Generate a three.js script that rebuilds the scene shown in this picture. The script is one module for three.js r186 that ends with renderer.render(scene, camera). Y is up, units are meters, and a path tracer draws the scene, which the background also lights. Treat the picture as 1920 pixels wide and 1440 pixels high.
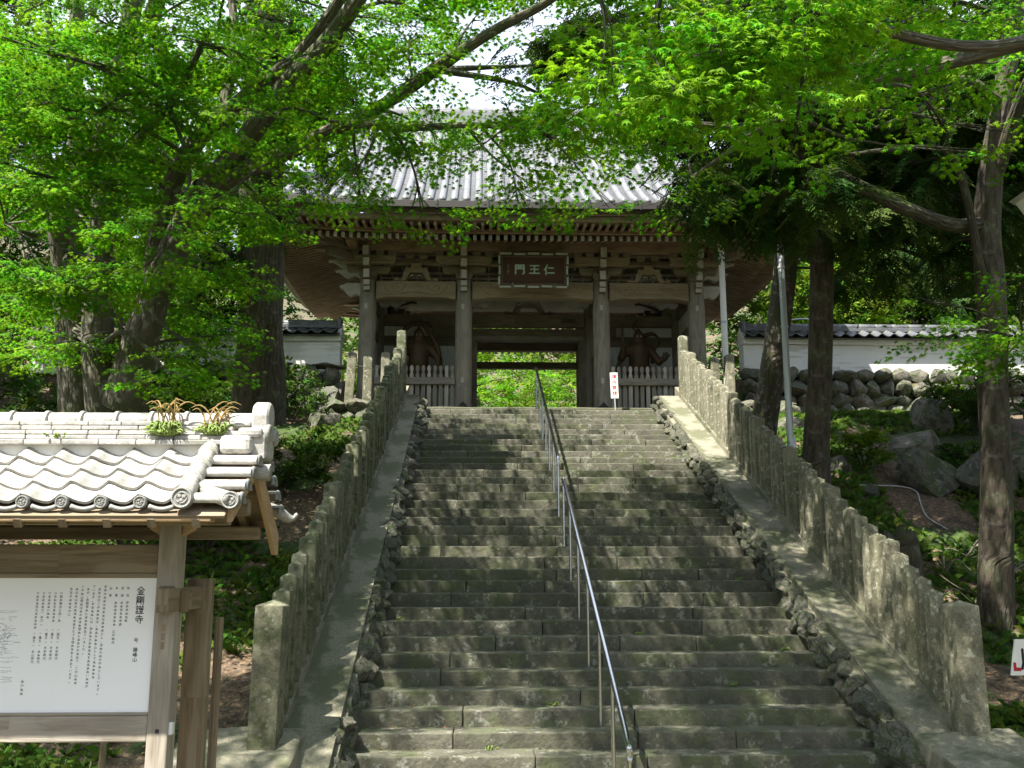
import * as THREE from 'three';
import { mergeGeometries, mergeVertices, toCreasedNormals } from 'three/addons/utils/BufferGeometryUtils.js';
import { MarchingCubes } from 'three/addons/objects/MarchingCubes.js';

// ---------------------------------------------------------------- camera, sky, sun, exposure
const scene = new THREE.Scene();
const camera = new THREE.PerspectiveCamera(42.53, 4 / 3, 0.1, 600);
camera.position.set(-1.304, 1.713, 9.726);
camera.lookAt(-1.304 + 0.0304, 1.713 + 0.1855, 9.726 - 0.9822);

const renderer = new THREE.WebGLRenderer({ antialias: true });
renderer.toneMapping = THREE.LinearToneMapping;
renderer.toneMappingExposure = 2.95;
renderer.shadowMap.enabled = true;

const SUN = new THREE.Vector3(-0.36, 0.84, 0.40).normalize();
function makeSky() {                                     // pale spring sky with thin high cloud
  const w = 256, h = 128, d = new Float32Array(w * h * 4);
  for (let j = 0; j < h; j++) for (let i = 0; i < w; i++) {
    const lat = (j + 0.5) / h * Math.PI - Math.PI / 2, lon = (i + 0.5) / w * Math.PI * 2;
    const up = Math.max(0, Math.sin(lat)), a = Math.pow(1 - up, 3);
    const c = 0.5 + 0.5 * Math.sin(lon * 3 + 4 * up) * Math.sin(lon * 5 + 7 * up + 1) ;
    const cl = 0.35 + 0.3 * c;
    const k = (j * w + i) * 4;
    const bx = [0.22 + 0.26 * a, 0.32 + 0.20 * a, 0.52 + 0.06 * a];
    for (let q = 0; q < 3; q++) d[k + q] = bx[q] * (1 - cl) + [0.62, 0.635, 0.665][q] * cl;
    if (lat < 0) { d[k] = 0.08; d[k + 1] = 0.09; d[k + 2] = 0.07; }
    d[k + 3] = 1;
  }
  const t = new THREE.DataTexture(d, w, h, THREE.RGBAFormat, THREE.FloatType);
  t.mapping = THREE.EquirectangularReflectionMapping; t.magFilter = THREE.LinearFilter; t.needsUpdate = true;
  return t;
}
scene.background = makeSky(); scene.environment = scene.background;
const sun = new THREE.DirectionalLight(new THREE.Color(1.0, 0.95, 0.85), 5);
sun.position.copy(SUN).multiplyScalar(60); sun.castShadow = true;
sun.shadow.camera.left = -30; sun.shadow.camera.right = 30; sun.shadow.camera.top = 30; sun.shadow.camera.bottom = -30; sun.shadow.camera.far = 160;
sun.shadow.mapSize.set(4096, 4096);
scene.add(sun); scene.add(sun.target);

// ---------------------------------------------------------------- random, noise, textures
function rng(seed) { let a = seed >>> 0; return () => { a = (a + 0x6D2B79F5) | 0; let t = Math.imul(a ^ (a >>> 15), 1 | a); t = (t + Math.imul(t ^ (t >>> 7), 61 | t)) ^ t; return ((t ^ (t >>> 14)) >>> 0) / 4294967296; }; }
const R0 = rng(7);
const U = (a, b, r = R0) => a + (b - a) * r();
function h3(x, y, z) { let n = Math.imul(x, 374761393) ^ Math.imul(y, 668265263) ^ Math.imul(z, 2147483647 - 1013); n = Math.imul(n ^ (n >>> 13), 1274126177); return ((n ^ (n >>> 16)) >>> 0) / 4294967296; }
const sm = (t) => t * t * (3 - 2 * t), mixf = (a, b, t) => a + (b - a) * t, clamp = (x, a = 0, b = 1) => Math.min(b, Math.max(a, x));
const step = (a, b, x) => sm(clamp((x - a) / (b - a)));
const hs = (x, y, s) => { let n = Math.imul(x, 374761393) ^ Math.imul(y, 668265263) ^ Math.imul(s, 2147482634); n = Math.imul(n ^ (n >>> 13), 1274126177); return ((n ^ (n >>> 16)) >>> 0) * 2.3283064365386963e-10; };
function pn(x, y, p, s) {                                // periodic value noise
  let xi = Math.floor(x), yi = Math.floor(y); let fx = x - xi, fy = y - yi; fx = fx * fx * (3 - 2 * fx); fy = fy * fy * (3 - 2 * fy);
  xi = xi % p; if (xi < 0) xi += p; yi = yi % p; if (yi < 0) yi += p; const x1 = xi + 1 === p ? 0 : xi + 1, y1 = yi + 1 === p ? 0 : yi + 1;
  const a = hs(xi, yi, s), b = hs(x1, yi, s), c = hs(xi, y1, s), d = hs(x1, y1, s), e = a + (b - a) * fx;
  return e + (c + (d - c) * fx - e) * fy;
}
function pf(u, v, p, oct, s, su = 1) { let a = 0, k = 0.5, t = 0; for (let o = 0; o < oct; o++) { a += k * pn(u * p * su, v * p, p * (su < 1 ? 1 : su), s + o); t += k; p *= 2; k *= 0.55; } return a / t; }
function n3(x, y, z, s = 0) {                            // value noise in space, -1..1
  const xi = Math.floor(x), yi = Math.floor(y), zi = Math.floor(z), fx = sm(x - xi), fy = sm(y - yi), fz = sm(z - zi);
  const q = (a, b, c) => h3(a + s * 57, b, c);
  const l = (c) => mixf(mixf(q(xi, yi, c), q(xi + 1, yi, c), fx), mixf(q(xi, yi + 1, c), q(xi + 1, yi + 1, c), fx), fy);
  return mixf(l(zi), l(zi + 1), fz) * 2 - 1;
}
const enc = (c) => { c = clamp(c); return 255 * (c <= 0.0031308 ? 12.92 * c : 1.055 * Math.pow(c, 1 / 2.4) - 0.055); };
function tex(n, size, fn, srgb = true) {                 // fn(u, v) gives linear colour or a height
  const d = new Uint8Array(n * n * 4);
  for (let j = 0; j < n; j++) for (let i = 0; i < n; i++) {
    const c = fn(i / n, j / n), k = (j * n + i) * 4;
    if (srgb) { d[k] = enc(c[0]); d[k + 1] = enc(c[1]); d[k + 2] = enc(c[2]); } else d[k] = d[k + 1] = d[k + 2] = 255 * clamp(c);
    d[k + 3] = 255;
  }
  const t = new THREE.DataTexture(d, n, n); t.wrapS = t.wrapT = THREE.RepeatWrapping; t.magFilter = THREE.LinearFilter;
  if (srgb) t.colorSpace = THREE.SRGBColorSpace; t.repeat.set(1 / size, 1 / size); t.needsUpdate = true; return t;
}
const mix3 = (a, b, t) => [mixf(a[0], b[0], t), mixf(a[1], b[1], t), mixf(a[2], b[2], t)];
const mul3 = (a, k) => [a[0] * k, a[1] * k, a[2] * k];
function mat(o) { return new THREE.MeshStandardMaterial({ roughness: 0.9, metalness: 0, ...o }); }
const rgb = (r, g, b) => new THREE.Color().setRGB(r, g, b);

const stoneH = (u, v) => 0.6 * pf(u, v, 6, 5, 11) + 0.4 * pf(u, v, 40, 3, 17);
const stoneBump = tex(512, 1.4, stoneH, false);
function stoneTex(seed, base, moss, lichen, dark, mk = .75) {
  return tex(512, 1.4, (u, v) => {
    const a = pf(u, v, 4, 5, seed), b = pf(u, v, 9, 4, seed + 20), c = pf(u, v, 60, 2, seed + 40), e = pf(u, v, 14, 4, seed + 60);
    let col = mul3(base, 0.62 + 0.55 * a + 0.35 * (c - 0.5));
    col = mix3(col, dark, 0.75 * step(0.52, 0.66, b));
    col = mix3(col, moss, mk * step(0.48, 0.68, pf(u, v, 5, 5, seed + 80)) * (0.5 + 0.5 * c));
    return mix3(col, lichen, 0.5 * step(0.6, 0.72, e) * step(0.3, 0.65, c));
  });
}
const M = {};
const stepTones = [[.112, .109, .078], [.097, .096, .066], [.130, .124, .092]];
M.step = stepTones.map((b, i) => mat({ map: stoneTex(100 + i * 7, b, [.085, .105, .04], [.30, .31, .26], [.075, .07, .055]), bumpMap: stoneBump, bumpScale: 0.018, roughness: 0.88 }));
M.post = [[.215, .205, .135], [.185, .18, .118], [.25, .235, .165]].map((b, i) => mat({ map: tex(512, 0.9, (u, v) => {
  const a = pf(u, v, 5, 4, 300 + i), sp = pf(u, v, 90, 2, 310 + i), st = pf(u, v * 0.25, 16, 3, 320 + i, 1), m = pf(u, v, 7, 4, 330 + i);
  let c = mul3(b, 0.55 + 0.5 * a + 0.7 * (sp - 0.45));
  c = mix3(c, [.06, .065, .035], 0.65 * step(0.5, 0.7, m) * (0.4 + 0.6 * sp));
  return mix3(c, [.42, .41, .33], 0.7 * step(0.66, 0.74, pf(u, v, 18, 3, 340 + i)));
}), bumpMap: stoneBump, bumpScale: 0.012 }));
M.rock = [[.155, .145, .115], [.125, .122, .098], [.185, .17, .135]].map((b, i) => mat({ map: stoneTex(400 + i * 9, b, [.05, .08, .016], [.30, .30, .25], [.05, .05, .04], .95), bumpMap: stoneBump, bumpScale: 0.035 }));
M.postMoss = [[.17, .17, .105], [.145, .15, .09], [.19, .185, .125]].map((b, i) => mat({ map: tex(512, 0.9, (u, v) => { const a = pf(u, v, 5, 4, 350 + i), sp = pf(u, v, 90, 2, 360 + i), m = pf(u, v, 7, 4, 370 + i); let c = mul3(b, 0.55 + 0.5 * a + 0.6 * (sp - 0.45)); c = mix3(c, [.045, .06, .02], 0.7 * step(0.48, 0.68, m)); return mix3(c, [.30, .30, .23], 0.6 * step(0.66, 0.76, pf(u, v, 18, 3, 380 + i))); }), bumpMap: stoneBump, bumpScale: 0.012 }));
M.concrete = mat({ map: tex(512, 1.6, (u, v) => { const a = pf(u, v, 4, 5, 500), c = pf(u, v, 110, 2, 510), m = pf(u, v, 6, 4, 520); let k = mul3([.235, .22, .165], .7 + .45 * a + .6 * (c - .5)); return mix3(k, [.085, .095, .045], .75 * step(.46, .66, m)); }), bumpMap: stoneBump, bumpScale: 0.006 });
const grain = (u, v, s) => pf(u * 1, v * 0.06, 40, 3, s, 1);
function woodTex(s, a, b, streak) {                      // grain runs along v
  return tex(512, 1.2, (u, v) => {
    const w = pf(u, v, 3, 3, s + 3), g = 0.55 * pn(u * 48 + 2.2 * w, v * 4, 48, s) + 0.3 * pn(u * 128 + w, v * 8, 128, s + 1) + 0.15 * pn(u * 256, v * 24, 256, s + 2);
    let c = mix3(a, b, clamp(1.5 * g - 0.25));
    c = mul3(c, 0.8 + 0.4 * pf(u, v, 4, 3, s + 9));
    return mix3(c, streak, 0.55 * step(0.58, 0.75, pn(u * 20, v * 3, 20, s + 12)) * g);
  });
}
const woodBump = tex(512, 1.2, (u, v) => 0.6 * pn(u * 64, v * 3, 64, 71) + 0.4 * pn(u * 160, v * 10, 160, 72), false);
const wood = (s, a, b, st, o = {}) => mat({ map: woodTex(s, a, b, st), bumpMap: woodBump, bumpScale: 0.004, roughness: 0.85, ...o });
M.gate = wood(601, [.24, .20, .145], [.135, .11, .078], [.30, .27, .21]);
M.column = wood(611, [.29, .26, .215], [.19, .165, .13], [.36, .34, .29]);
M.beam = wood(621, [.30, .245, .16], [.19, .15, .095], [.37, .32, .22]);
M.rafter = wood(631, [.32, .215, .14], [.20, .13, .085], [.42, .33, .24]);
M.pale = wood(641, [.50, .47, .42], [.38, .35, .30], [.60, .58, .53]);
M.notice = wood(651, [.29, .225, .145], [.16, .118, .075], [.40, .35, .26]);
M.noticeGrey = wood(661, [.40, .355, .29], [.25, .215, .17], [.48, .45, .39]);
M.noticeNew = wood(671, [.50, .35, .21], [.38, .25, .14], [.58, .44, .29]);
M.plaque = wood(681, [.13, .085, .052], [.08, .052, .033], [.18, .125, .085]);
M.statue = mat({ color: rgb(.085, .05, .02), roughness: .6 });
const barkBump = tex(512, 0.9, (u, v) => { const w = pf(u, v, 4, 3, 733); return 0.7 * pn(u * 22 + 2 * w, v * 3, 22, 731) + 0.3 * pn(u * 60, v * 12, 60, 732); }, false);
const bark = (s, a, b, moss, k, li) => mat({ map: tex(512, 0.9, (u, v) => { const w = pf(u, v, 4, 3, s); const g = 0.65 * pn(u * 24 + 2 * w, v * 3, 24, s + 1) + 0.35 * pn(u * 70, v * 14, 70, s + 2); let c = mix3(b, a, clamp(1.7 * g - .3)); c = mix3(c, moss, k * step(.45, .7, pf(u, v, 5, 4, s + 5))); return mix3(c, [.38, .37, .33], li * step(.62, .72, pf(u, v, 12, 3, s + 8))); }), bumpMap: barkBump, bumpScale: 0.03, roughness: .95 });
M.barkCedar = bark(700, [.105, .084, .062], [.038, .030, .022], [.075, .085, .035], .5, .16);
M.barkMaple = bark(720, [.145, .125, .095], [.07, .058, .042], [.065, .085, .025], .7, .4);
M.barkDark = bark(740, [.10, .082, .06], [.05, .04, .03], [.06, .075, .03], .6, .3);
const tileTex = (s, b) => tex(512, 1, (u, v) => { const a = pf(u, v, 5, 4, s), c = pf(u, v, 60, 2, s + 4), d = pf(u, v, 11, 4, s + 8); let k = mul3(b, .72 + .45 * a + .4 * (c - .5)); k = mix3(k, mul3(b, .55), .6 * step(.56, .74, d)); return mix3(k, [.16, .17, .10], .5 * step(.64, .74, pf(u, v, 8, 4, s + 12))); });
const tileBump = tex(256, 0.5, (u, v) => pf(u, v, 20, 4, 800), false);
M.tile = [[.41, .395, .365], [.34, .33, .305], [.47, .45, .41]].map((b, i) => mat({ map: tileTex(810 + i * 3, b), bumpMap: tileBump, bumpScale: .003, roughness: .62 }));
M.roofTile = mat({ map: tileTex(830, [.185, .19, .205]), bumpMap: tileBump, bumpScale: .003, roughness: .38 });
M.darkTile = mat({ map: tileTex(840, [.115, .12, .13]), bumpMap: tileBump, bumpScale: .003, roughness: .38 });
M.tileDisc = mat({ map: tileTex(850, [.24, .245, .235]), roughness: .6 });
M.plaster = mat({ map: tex(512, 3, (u, v) => mix3(mul3([.74, .74, .71], .9 + .16 * pf(u, v, 4, 4, 860)), [.36, .37, .29], .5 * step(.52, .75, .5 * pf(u, v, 7, 5, 870) + .5 * pn(u * 60, v * 5, 60, 871)))), bumpMap: tileBump, bumpScale: .002 });
M.steel = mat({ color: rgb(.62, .63, .65), metalness: 1, roughness: .2 });
M.galv = mat({ color: rgb(.52, .54, .57), metalness: .55, roughness: .45 });
M.whitePaint = mat({ color: rgb(.78, .78, .77), roughness: .45 });
M.black = mat({ color: rgb(.02, .02, .02), roughness: .5 });
M.gutter = mat({ color: rgb(.035, .03, .027), roughness: .5, metalness: .2 });
M.lamp = mat({ color: rgb(.6, .62, .58), roughness: .35 });

// ---------------------------------------------------------------- geometry helpers
const V = (x, y, z) => new THREE.Vector3(x, y, z);
function boxUV(g, along = -1, seed = R0()) {             // uv in metres, v runs along the given axis
  if (g.index) g = g.toNonIndexed();
  if (!g.attributes.normal) g.computeVertexNormals();
  const p = g.attributes.position, uv = new Float32Array(p.count * 2), a = V(), b = V(), c = V(), n = V();
  const o1 = seed * 7.3, o2 = (seed * 13.7) % 5;
  for (let i = 0; i < p.count; i += 3) {
    a.fromBufferAttribute(p, i); b.fromBufferAttribute(p, i + 1); c.fromBufferAttribute(p, i + 2);
    n.copy(b).sub(a).cross(c.clone().sub(a));
    const ax = Math.abs(n.x), ay = Math.abs(n.y), az = Math.abs(n.z);
    const k = ax > ay && ax > az ? 0 : ay > az ? 1 : 2;
    let iu = (k + 1) % 3, iv = (k + 2) % 3;
    if (along === iu) { const t = iu; iu = iv; iv = t; } else if (along < 0 && iv !== 1 && iu === 1) { const t = iu; iu = iv; iv = t; }
    [a, b, c].forEach((q, m) => { uv[(i + m) * 2] = q.getComponent(iu) + o1; uv[(i + m) * 2 + 1] = q.getComponent(iv) + o2; });
  }
  g.setAttribute('uv', new THREE.BufferAttribute(uv, 2));
  return g;
}
function longest(w, h, d) { return w >= h && w >= d ? 0 : h >= d ? 1 : 2; }
function box(w, h, d, x = 0, y = 0, z = 0, bev = 0) {    // chamfered box about its centre
  let g;
  if (bev > 0) {
    g = new THREE.BoxGeometry(w, h, d, 3, 3, 3); const p = g.attributes.position, H = [w / 2, h / 2, d / 2];
    const bb = Math.min(bev, w / 3, h / 3, d / 3);
    for (let i = 0; i < p.count; i++) { const q = [p.getX(i), p.getY(i), p.getZ(i)]; let ext = 0; for (let k = 0; k < 3; k++) { const e = Math.abs(q[k]) > H[k] * 0.9; if (e) ext++; else q[k] = Math.sign(q[k]) * (H[k] - bb); } 
      if (ext >= 2) for (let k = 0; k < 3; k++) if (Math.abs(q[k]) > H[k] * 0.999) q[k] = Math.sign(q[k]) * (H[k] - bb * (ext === 3 ? .42 : .3)); p.setXYZ(i, ...q); }
    g = g.toNonIndexed(); g.computeVertexNormals();
  } else g = new THREE.BoxGeometry(w, h, d);
  g = boxUV(g, longest(w, h, d)); g.translate(x, y, z); return g;
}
function stoneBlock(w, h, d, r, amp, seed, seg) {        // a worn stone: rounded, uneven box
  const nx = Math.max(4, seg ? seg[0] : Math.round(w / 0.14)), ny = seg ? seg[1] : 4, nz = seg ? seg[2] : 4;
  let g = new THREE.BoxGeometry(w, h, d, nx, ny, nz); g.deleteAttribute('uv'); g.deleteAttribute('normal'); g = mergeVertices(g, 1e-5);
  const p = g.attributes.position, H = [w / 2, h / 2, d / 2], N = [nx, ny, nz];
  for (let i = 0; i < p.count; i++) {
    const q = [p.getX(i), p.getY(i), p.getZ(i)], c = [0, 0, 0];
    for (let k = 0; k < 3; k++) { const cell = 2 * H[k] / N[k]; if (Math.abs(Math.abs(q[k]) - (H[k] - cell)) < 1e-4) q[k] = Math.sign(q[k]) * (H[k] - r); c[k] = clamp(q[k], -H[k] + r, H[k] - r); }
    const dl = [q[0] - c[0], q[1] - c[1], q[2] - c[2]], L = Math.hypot(...dl) || 1, o = [0, 0, 0];
    for (let k = 0; k < 3; k++) o[k] = c[k] + dl[k] / L * Math.min(L, r);
    const s = 3.1, e = amp * (n3(o[0] * s + seed * 9, o[1] * s * 2, o[2] * s * 2, seed) + .5 * n3(o[0] * 9 + seed, o[1] * 9, o[2] * 9, seed + 3));
    p.setXYZ(i, o[0] + dl[0] / L * e * .6, o[1] + dl[1] / L * e, o[2] + dl[2] / L * e);
  }
  g.computeVertexNormals(); return boxUV(g, -1, (seed * .618) % 1);
}
function rockGeo(seed, detail = 3, cuts = 9, amp = .06) {
  const r = rng(seed * 77 + 5); let g = new THREE.IcosahedronGeometry(1, detail); g.deleteAttribute('uv'); g.deleteAttribute('normal'); g = mergeVertices(g, 1e-4);
  const pl = []; for (let i = 0; i < cuts; i++) { const n = V(r() * 2 - 1, r() * 2 - 1, r() * 2 - 1).normalize(); pl.push([n, .5 + .22 * r()]); }
  const p = g.attributes.position, v = V();
  for (let i = 0; i < p.count; i++) {
    v.fromBufferAttribute(p, i);
    for (const [n, d] of pl) { const t = v.dot(n) - d; if (t > 0) v.addScaledVector(n, -t * .92); }
    v.multiplyScalar(1 + amp * n3(v.x * 3 + seed, v.y * 3, v.z * 3, seed) + amp * .5 * n3(v.x * 8, v.y * 8, v.z * 8 + seed, seed + 1));
    p.setXYZ(i, v.x, v.y, v.z);
  }
  g.computeVertexNormals(); g = toCreasedNormals(g, .6); return g;
}
const rocks = []; for (let i = 0; i < 12; i++) rocks.push(boxUV(rockGeo(i + 1, 3, i % 2 ? 13 : 9, .07), -1, i * .083));
function tube(pts, rad, o = {}) {                        // tapered tube through points, radii per point
  const cv = new THREE.CatmullRomCurve3(pts.map((p) => p.isVector3 ? p : V(...p)), false, 'centripetal'), n = o.seg || Math.max(4, pts.length * 4), m = o.rad || 8;
  const fr = cv.computeFrenetFrames(n, false), pos = [], uv = [], idx = []; let len = 0, prev = null;
  for (let i = 0; i <= n; i++) {
    const t = i / n, P = cv.getPoint(t); const f = t * (rad.length - 1), k = Math.min(rad.length - 2, Math.floor(f)), r = rad.length === 1 ? rad[0] : mixf(rad[k], rad[k + 1], f - k);
    if (prev) len += P.distanceTo(prev); prev = P;
    for (let j = 0; j <= m; j++) {
      const a = j / m * Math.PI * 2; let rr = r;
      if (o.rough) { const ja = (j % m) / m * Math.PI * 2; rr *= 1 + o.rough * n3(Math.cos(ja) * 1.6 + pts.length, Math.sin(ja) * 1.6, len * (o.rf || 1.4), o.seed || 1); }
      const nx = fr.normals[i], bx = fr.binormals[i];
      pos.push(P.x + rr * (Math.cos(a) * nx.x + Math.sin(a) * bx.x), P.y + rr * (Math.cos(a) * nx.y + Math.sin(a) * bx.y), P.z + rr * (Math.cos(a) * nx.z + Math.sin(a) * bx.z));
      uv.push(j / m * (o.uw || 0.9) * Math.max(1, Math.round(r * 7)), len);
    }
  }
  for (let i = 0; i < n; i++) for (let j = 0; j < m; j++) { const a = i * (m + 1) + j, b = a + m + 1; idx.push(a, b, a + 1, b, b + 1, a + 1); }
  if (o.caps) for (const e of [0, n]) { const c = pos.length / 3, P = cv.getPoint(e / n); pos.push(P.x, P.y, P.z); uv.push(0, 0); for (let j = 0; j < m; j++) { const a = e * (m + 1) + j; e ? idx.push(a, c, a + 1) : idx.push(a, a + 1, c); } }
  const g = new THREE.BufferGeometry(); g.setAttribute('position', new THREE.Float32BufferAttribute(pos, 3)); g.setAttribute('uv', new THREE.Float32BufferAttribute(uv, 2)); g.setIndex(idx); g.computeVertexNormals();
  const nn = g.attributes.normal; for (let i = 0; i <= n; i++) { const a = i * (m + 1), b = a + m; const q = V(nn.getX(a) + nn.getX(b), nn.getY(a) + nn.getY(b), nn.getZ(a) + nn.getZ(b)).normalize(); nn.setXYZ(a, q.x, q.y, q.z); nn.setXYZ(b, q.x, q.y, q.z); }
  return g;
}
function extrude(pts, depth, bev = 0.008, along = 0) {   // closed outline in xy, centred depth along z
  const s = new THREE.Shape(pts.map((p) => new THREE.Vector2(p[0], p[1])));
  const g = new THREE.ExtrudeGeometry(s, { depth: depth - 2 * bev, bevelEnabled: bev > 0, bevelSize: bev, bevelThickness: bev, bevelOffset: -bev, bevelSegments: 1 });
  g.translate(0, 0, -depth / 2 + bev); return boxUV(g, along);
}
function merge(list) { list = list.map((g) => { const q = g.index ? g.toNonIndexed() : g; for (const k of Object.keys(q.attributes)) if (!['position', 'normal', 'uv'].includes(k)) q.deleteAttribute(k); return q; }); return list.length === 1 ? list[0] : mergeGeometries(list); }
const names = {};
function numbered(n) { const k = names[n] = (names[n] ?? -1) + 1; return k ? n + '_' + String(k).padStart(3, '0') : n; }
function shade(o) { o.castShadow = o.receiveShadow = true; return o; }
function thing(name, label, category, base = [0, 0, 0], group, kind) {
  const g = new THREE.Group(); g.name = numbered(name); g.position.set(...base); g.userData = { label, category };
  if (group) g.userData.group = group; if (kind) g.userData.kind = kind; scene.add(g); g.userData.base = undefined; delete g.userData.base; return g;
}
function part(parent, name, geo, m, kind) {              // geometry in world metres; the parent keeps its base as origin
  const o = shade(new THREE.Mesh(geo, m)); o.name = name; if (kind) o.userData.kind = kind;
  let q = parent; const off = V(); while (q && q !== scene) { off.add(q.position); q = q.parent; }
  o.position.copy(off.negate()); parent.add(o); return o;
}
function piece(parent, name, geo, m, pos, rot = [0, 0, 0], scl = 1) {   // shared geometry, world position
  const o = shade(new THREE.Mesh(geo, m)); o.name = name; const off = V(); let q = parent; while (q && q !== scene) { off.add(q.position); q = q.parent; }
  o.position.set(pos[0] - off.x, pos[1] - off.y, pos[2] - off.z); o.rotation.set(...rot); if (Array.isArray(scl)) o.scale.set(...scl); else o.scale.setScalar(scl); parent.add(o); return o;
}
function single(name, label, category, geo, m, base, group) { const o = shade(new THREE.Mesh(geo, m)); o.name = numbered(name); o.userData = { label, category }; if (group) o.userData.group = group; geo.translate(-base[0], -base[1], -base[2]); o.position.set(...base); scene.add(o); return o; }
const pick = (a, r = R0) => a[Math.floor(r() * a.length) % a.length];

function flipX(g) { g.scale(-1, 1, 1); for (const k of Object.keys(g.attributes)) { const a = g.attributes[k], n = a.itemSize; for (let i = 0; i < a.count; i += 3) for (let c = 0; c < n; c++) { const t = a.array[(i + 1) * n + c]; a.array[(i + 1) * n + c] = a.array[(i + 2) * n + c]; a.array[(i + 2) * n + c] = t; } } g.computeVertexNormals(); return g; }
// ---------------------------------------------------------------- ground
const T = 0.35785, RI = 0.15783, K = RI / T;             // tread, riser and slope of the stairs; the stairs climb towards -z
const lerpTab = (tb, s) => { if (s <= tb[0][0]) return tb[0][1]; for (let i = 1; i < tb.length; i++) if (s <= tb[i][0]) return mixf(tb[i - 1][1], tb[i][1], (s - tb[i - 1][0]) / (tb[i][0] - tb[i - 1][0])); return tb[tb.length - 1][1]; };
const PR = [[-1, -.12], [0, -.06], [3, .65], [4.75, 1.8], [6.6, 2.95], [7.5, 3.45], [9.8, 4.75], [12.5, 5.2]], PL = [[-1, -.12], [0, -.06], [3, .95], [6, 2.3], [9, 3.8], [12, 5.05], [13, 5.2]];
function gy(x, z) {
  const s = -z; let y = mixf(lerpTab(PL, s), lerpTab(PR, s), step(-1, 1, x));
  const ax = Math.abs(x);
  y += 1.15 * step(13.05, 13.7, s) * step(4.75, 5.0, ax) * (1 - step(14.2, 15.4, s));
  y += 0.06 * n3(x * 1.3, 0, z * 1.3, 3) + 0.03 * n3(x * 4, 1, z * 4, 4);
  if (ax < 3.6) { const st = s < 0 ? Math.max(-.8, K * s - .3) : Math.min(4.95, K * s - .55); y = mixf(Math.min(y, st), y, step(3.0, 3.5, ax)); if (s > 12.2) y = 5.16; }
  if (ax > 12) y += 0.28 * (ax - 12) * step(-14, 4, s);
  if (s > 30) y += 0.3 * (s - 30);
  return y;
}
{
  const n = 190, pos = [], uv = [], idx = [], f = (t) => { const a = t * 2 - 1; return 26 * a + 150 * Math.pow(a, 5); };
  for (let j = 0; j <= n; j++) for (let i = 0; i <= n; i++) { const x = f(i / n), z = -6 + f(j / n); pos.push(x, gy(x, z), z); uv.push(x, -z); }
  for (let j = 0; j < n; j++) for (let i = 0; i < n; i++) { const a = j * (n + 1) + i, b = a + n + 1; idx.push(a, b, a + 1, b, b + 1, a + 1); }
  const g = new THREE.BufferGeometry(); g.setAttribute('position', new THREE.Float32BufferAttribute(pos, 3)); g.setAttribute('uv', new THREE.Float32BufferAttribute(uv, 2)); g.setIndex(idx); g.computeVertexNormals();
  const gm = mat({ map: tex(1024, 5, (u, v) => {
    const a = pf(u, v, 5, 5, 900), b = pf(u, v, 70, 3, 910), c = pf(u, v, 9, 5, 920), d = pf(u, v, 160, 2, 930);
    let k = mul3([.115, .082, .055], .55 + .9 * b); k = mix3(k, [.26, .17, .10], .8 * step(.62, .7, d));
    k = mix3(k, mul3([.05, .085, .018], .6 + .9 * b), step(.47, .58, a));
    return mix3(k, [.03, .026, .02], .6 * step(.6, .7, c));
  }), bumpMap: tex(512, 2.5, (u, v) => .5 * pf(u, v, 30, 4, 940) + .5 * pf(u, v, 120, 2, 950), false), bumpScale: .05, roughness: 1 });
  const o = shade(new THREE.Mesh(g, gm)); o.name = 'ground'; o.userData = { kind: 'structure', label: 'mossy soil slope strewn with brown litter beside the stairs', category: 'ground' }; scene.add(o);
}

{ const g = new THREE.PlaneGeometry(30, 13, 30, 13).rotateX(-Math.PI / 2); const p = g.attributes.position, uv = g.attributes.uv; for (let i = 0; i < p.count; i++) { p.setXYZ(i, p.getX(i), p.getY(i) + .02 * n3(p.getX(i), 0, p.getZ(i), 8), p.getZ(i)); uv.setXY(i, p.getX(i), p.getZ(i)); } g.translate(0, 5.30, -24.6); g.computeVertexNormals(); const o = shade(new THREE.Mesh(g, mat({ map: tex(256, .8, (u, v) => mul3([.40, .38, .34], .6 + .8 * pf(u, v, 40, 3, 970))), bumpMap: stoneBump, bumpScale: .02 }))); o.name = 'bounce_terrace'; o.userData = { kind: 'structure', label: 'pale gravel terrace added unseen behind the gate to bounce light to the eaves', category: 'ground' }; scene.add(o); }  // pale ground sheet added behind the gate to bounce sunlight under the eaves
// ---------------------------------------------------------------- stone stairs
const stairs = thing('stone_staircase', 'long flight of worn stone steps climbing to the temple gate', 'staircase', [0, 0, 0]);
{
  const r = rng(21); let seed = 1;
  for (let i = -5; i <= 33; i++) {
    let x = -2.66; const top = i * RI, z0 = -i * T, depth = i === 33 ? .55 : T + .1, dy0 = U(-.008, .008, r);
    while (x < 2.6) {
      let w = U(.7, 2.5, r); if (i > 20) w *= .75; if (2.66 - x - w < .6) w = 2.66 - x;
      const h = RI + .05, g = stoneBlock(w - .004, h, depth, U(.012, .022, r), U(.004, .010, r), ++seed, [Math.max(5, Math.round(w / .1)), 4, 4]);
      g.translate(x + w / 2, top - h / 2 + dy0 + U(-.004, .004, r), z0 - depth / 2 + U(-.008, .009, r));
      const o = part(stairs, 'step_slab', g, pick(M.step, r)); void o; x += w;
    }
  }
}
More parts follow.
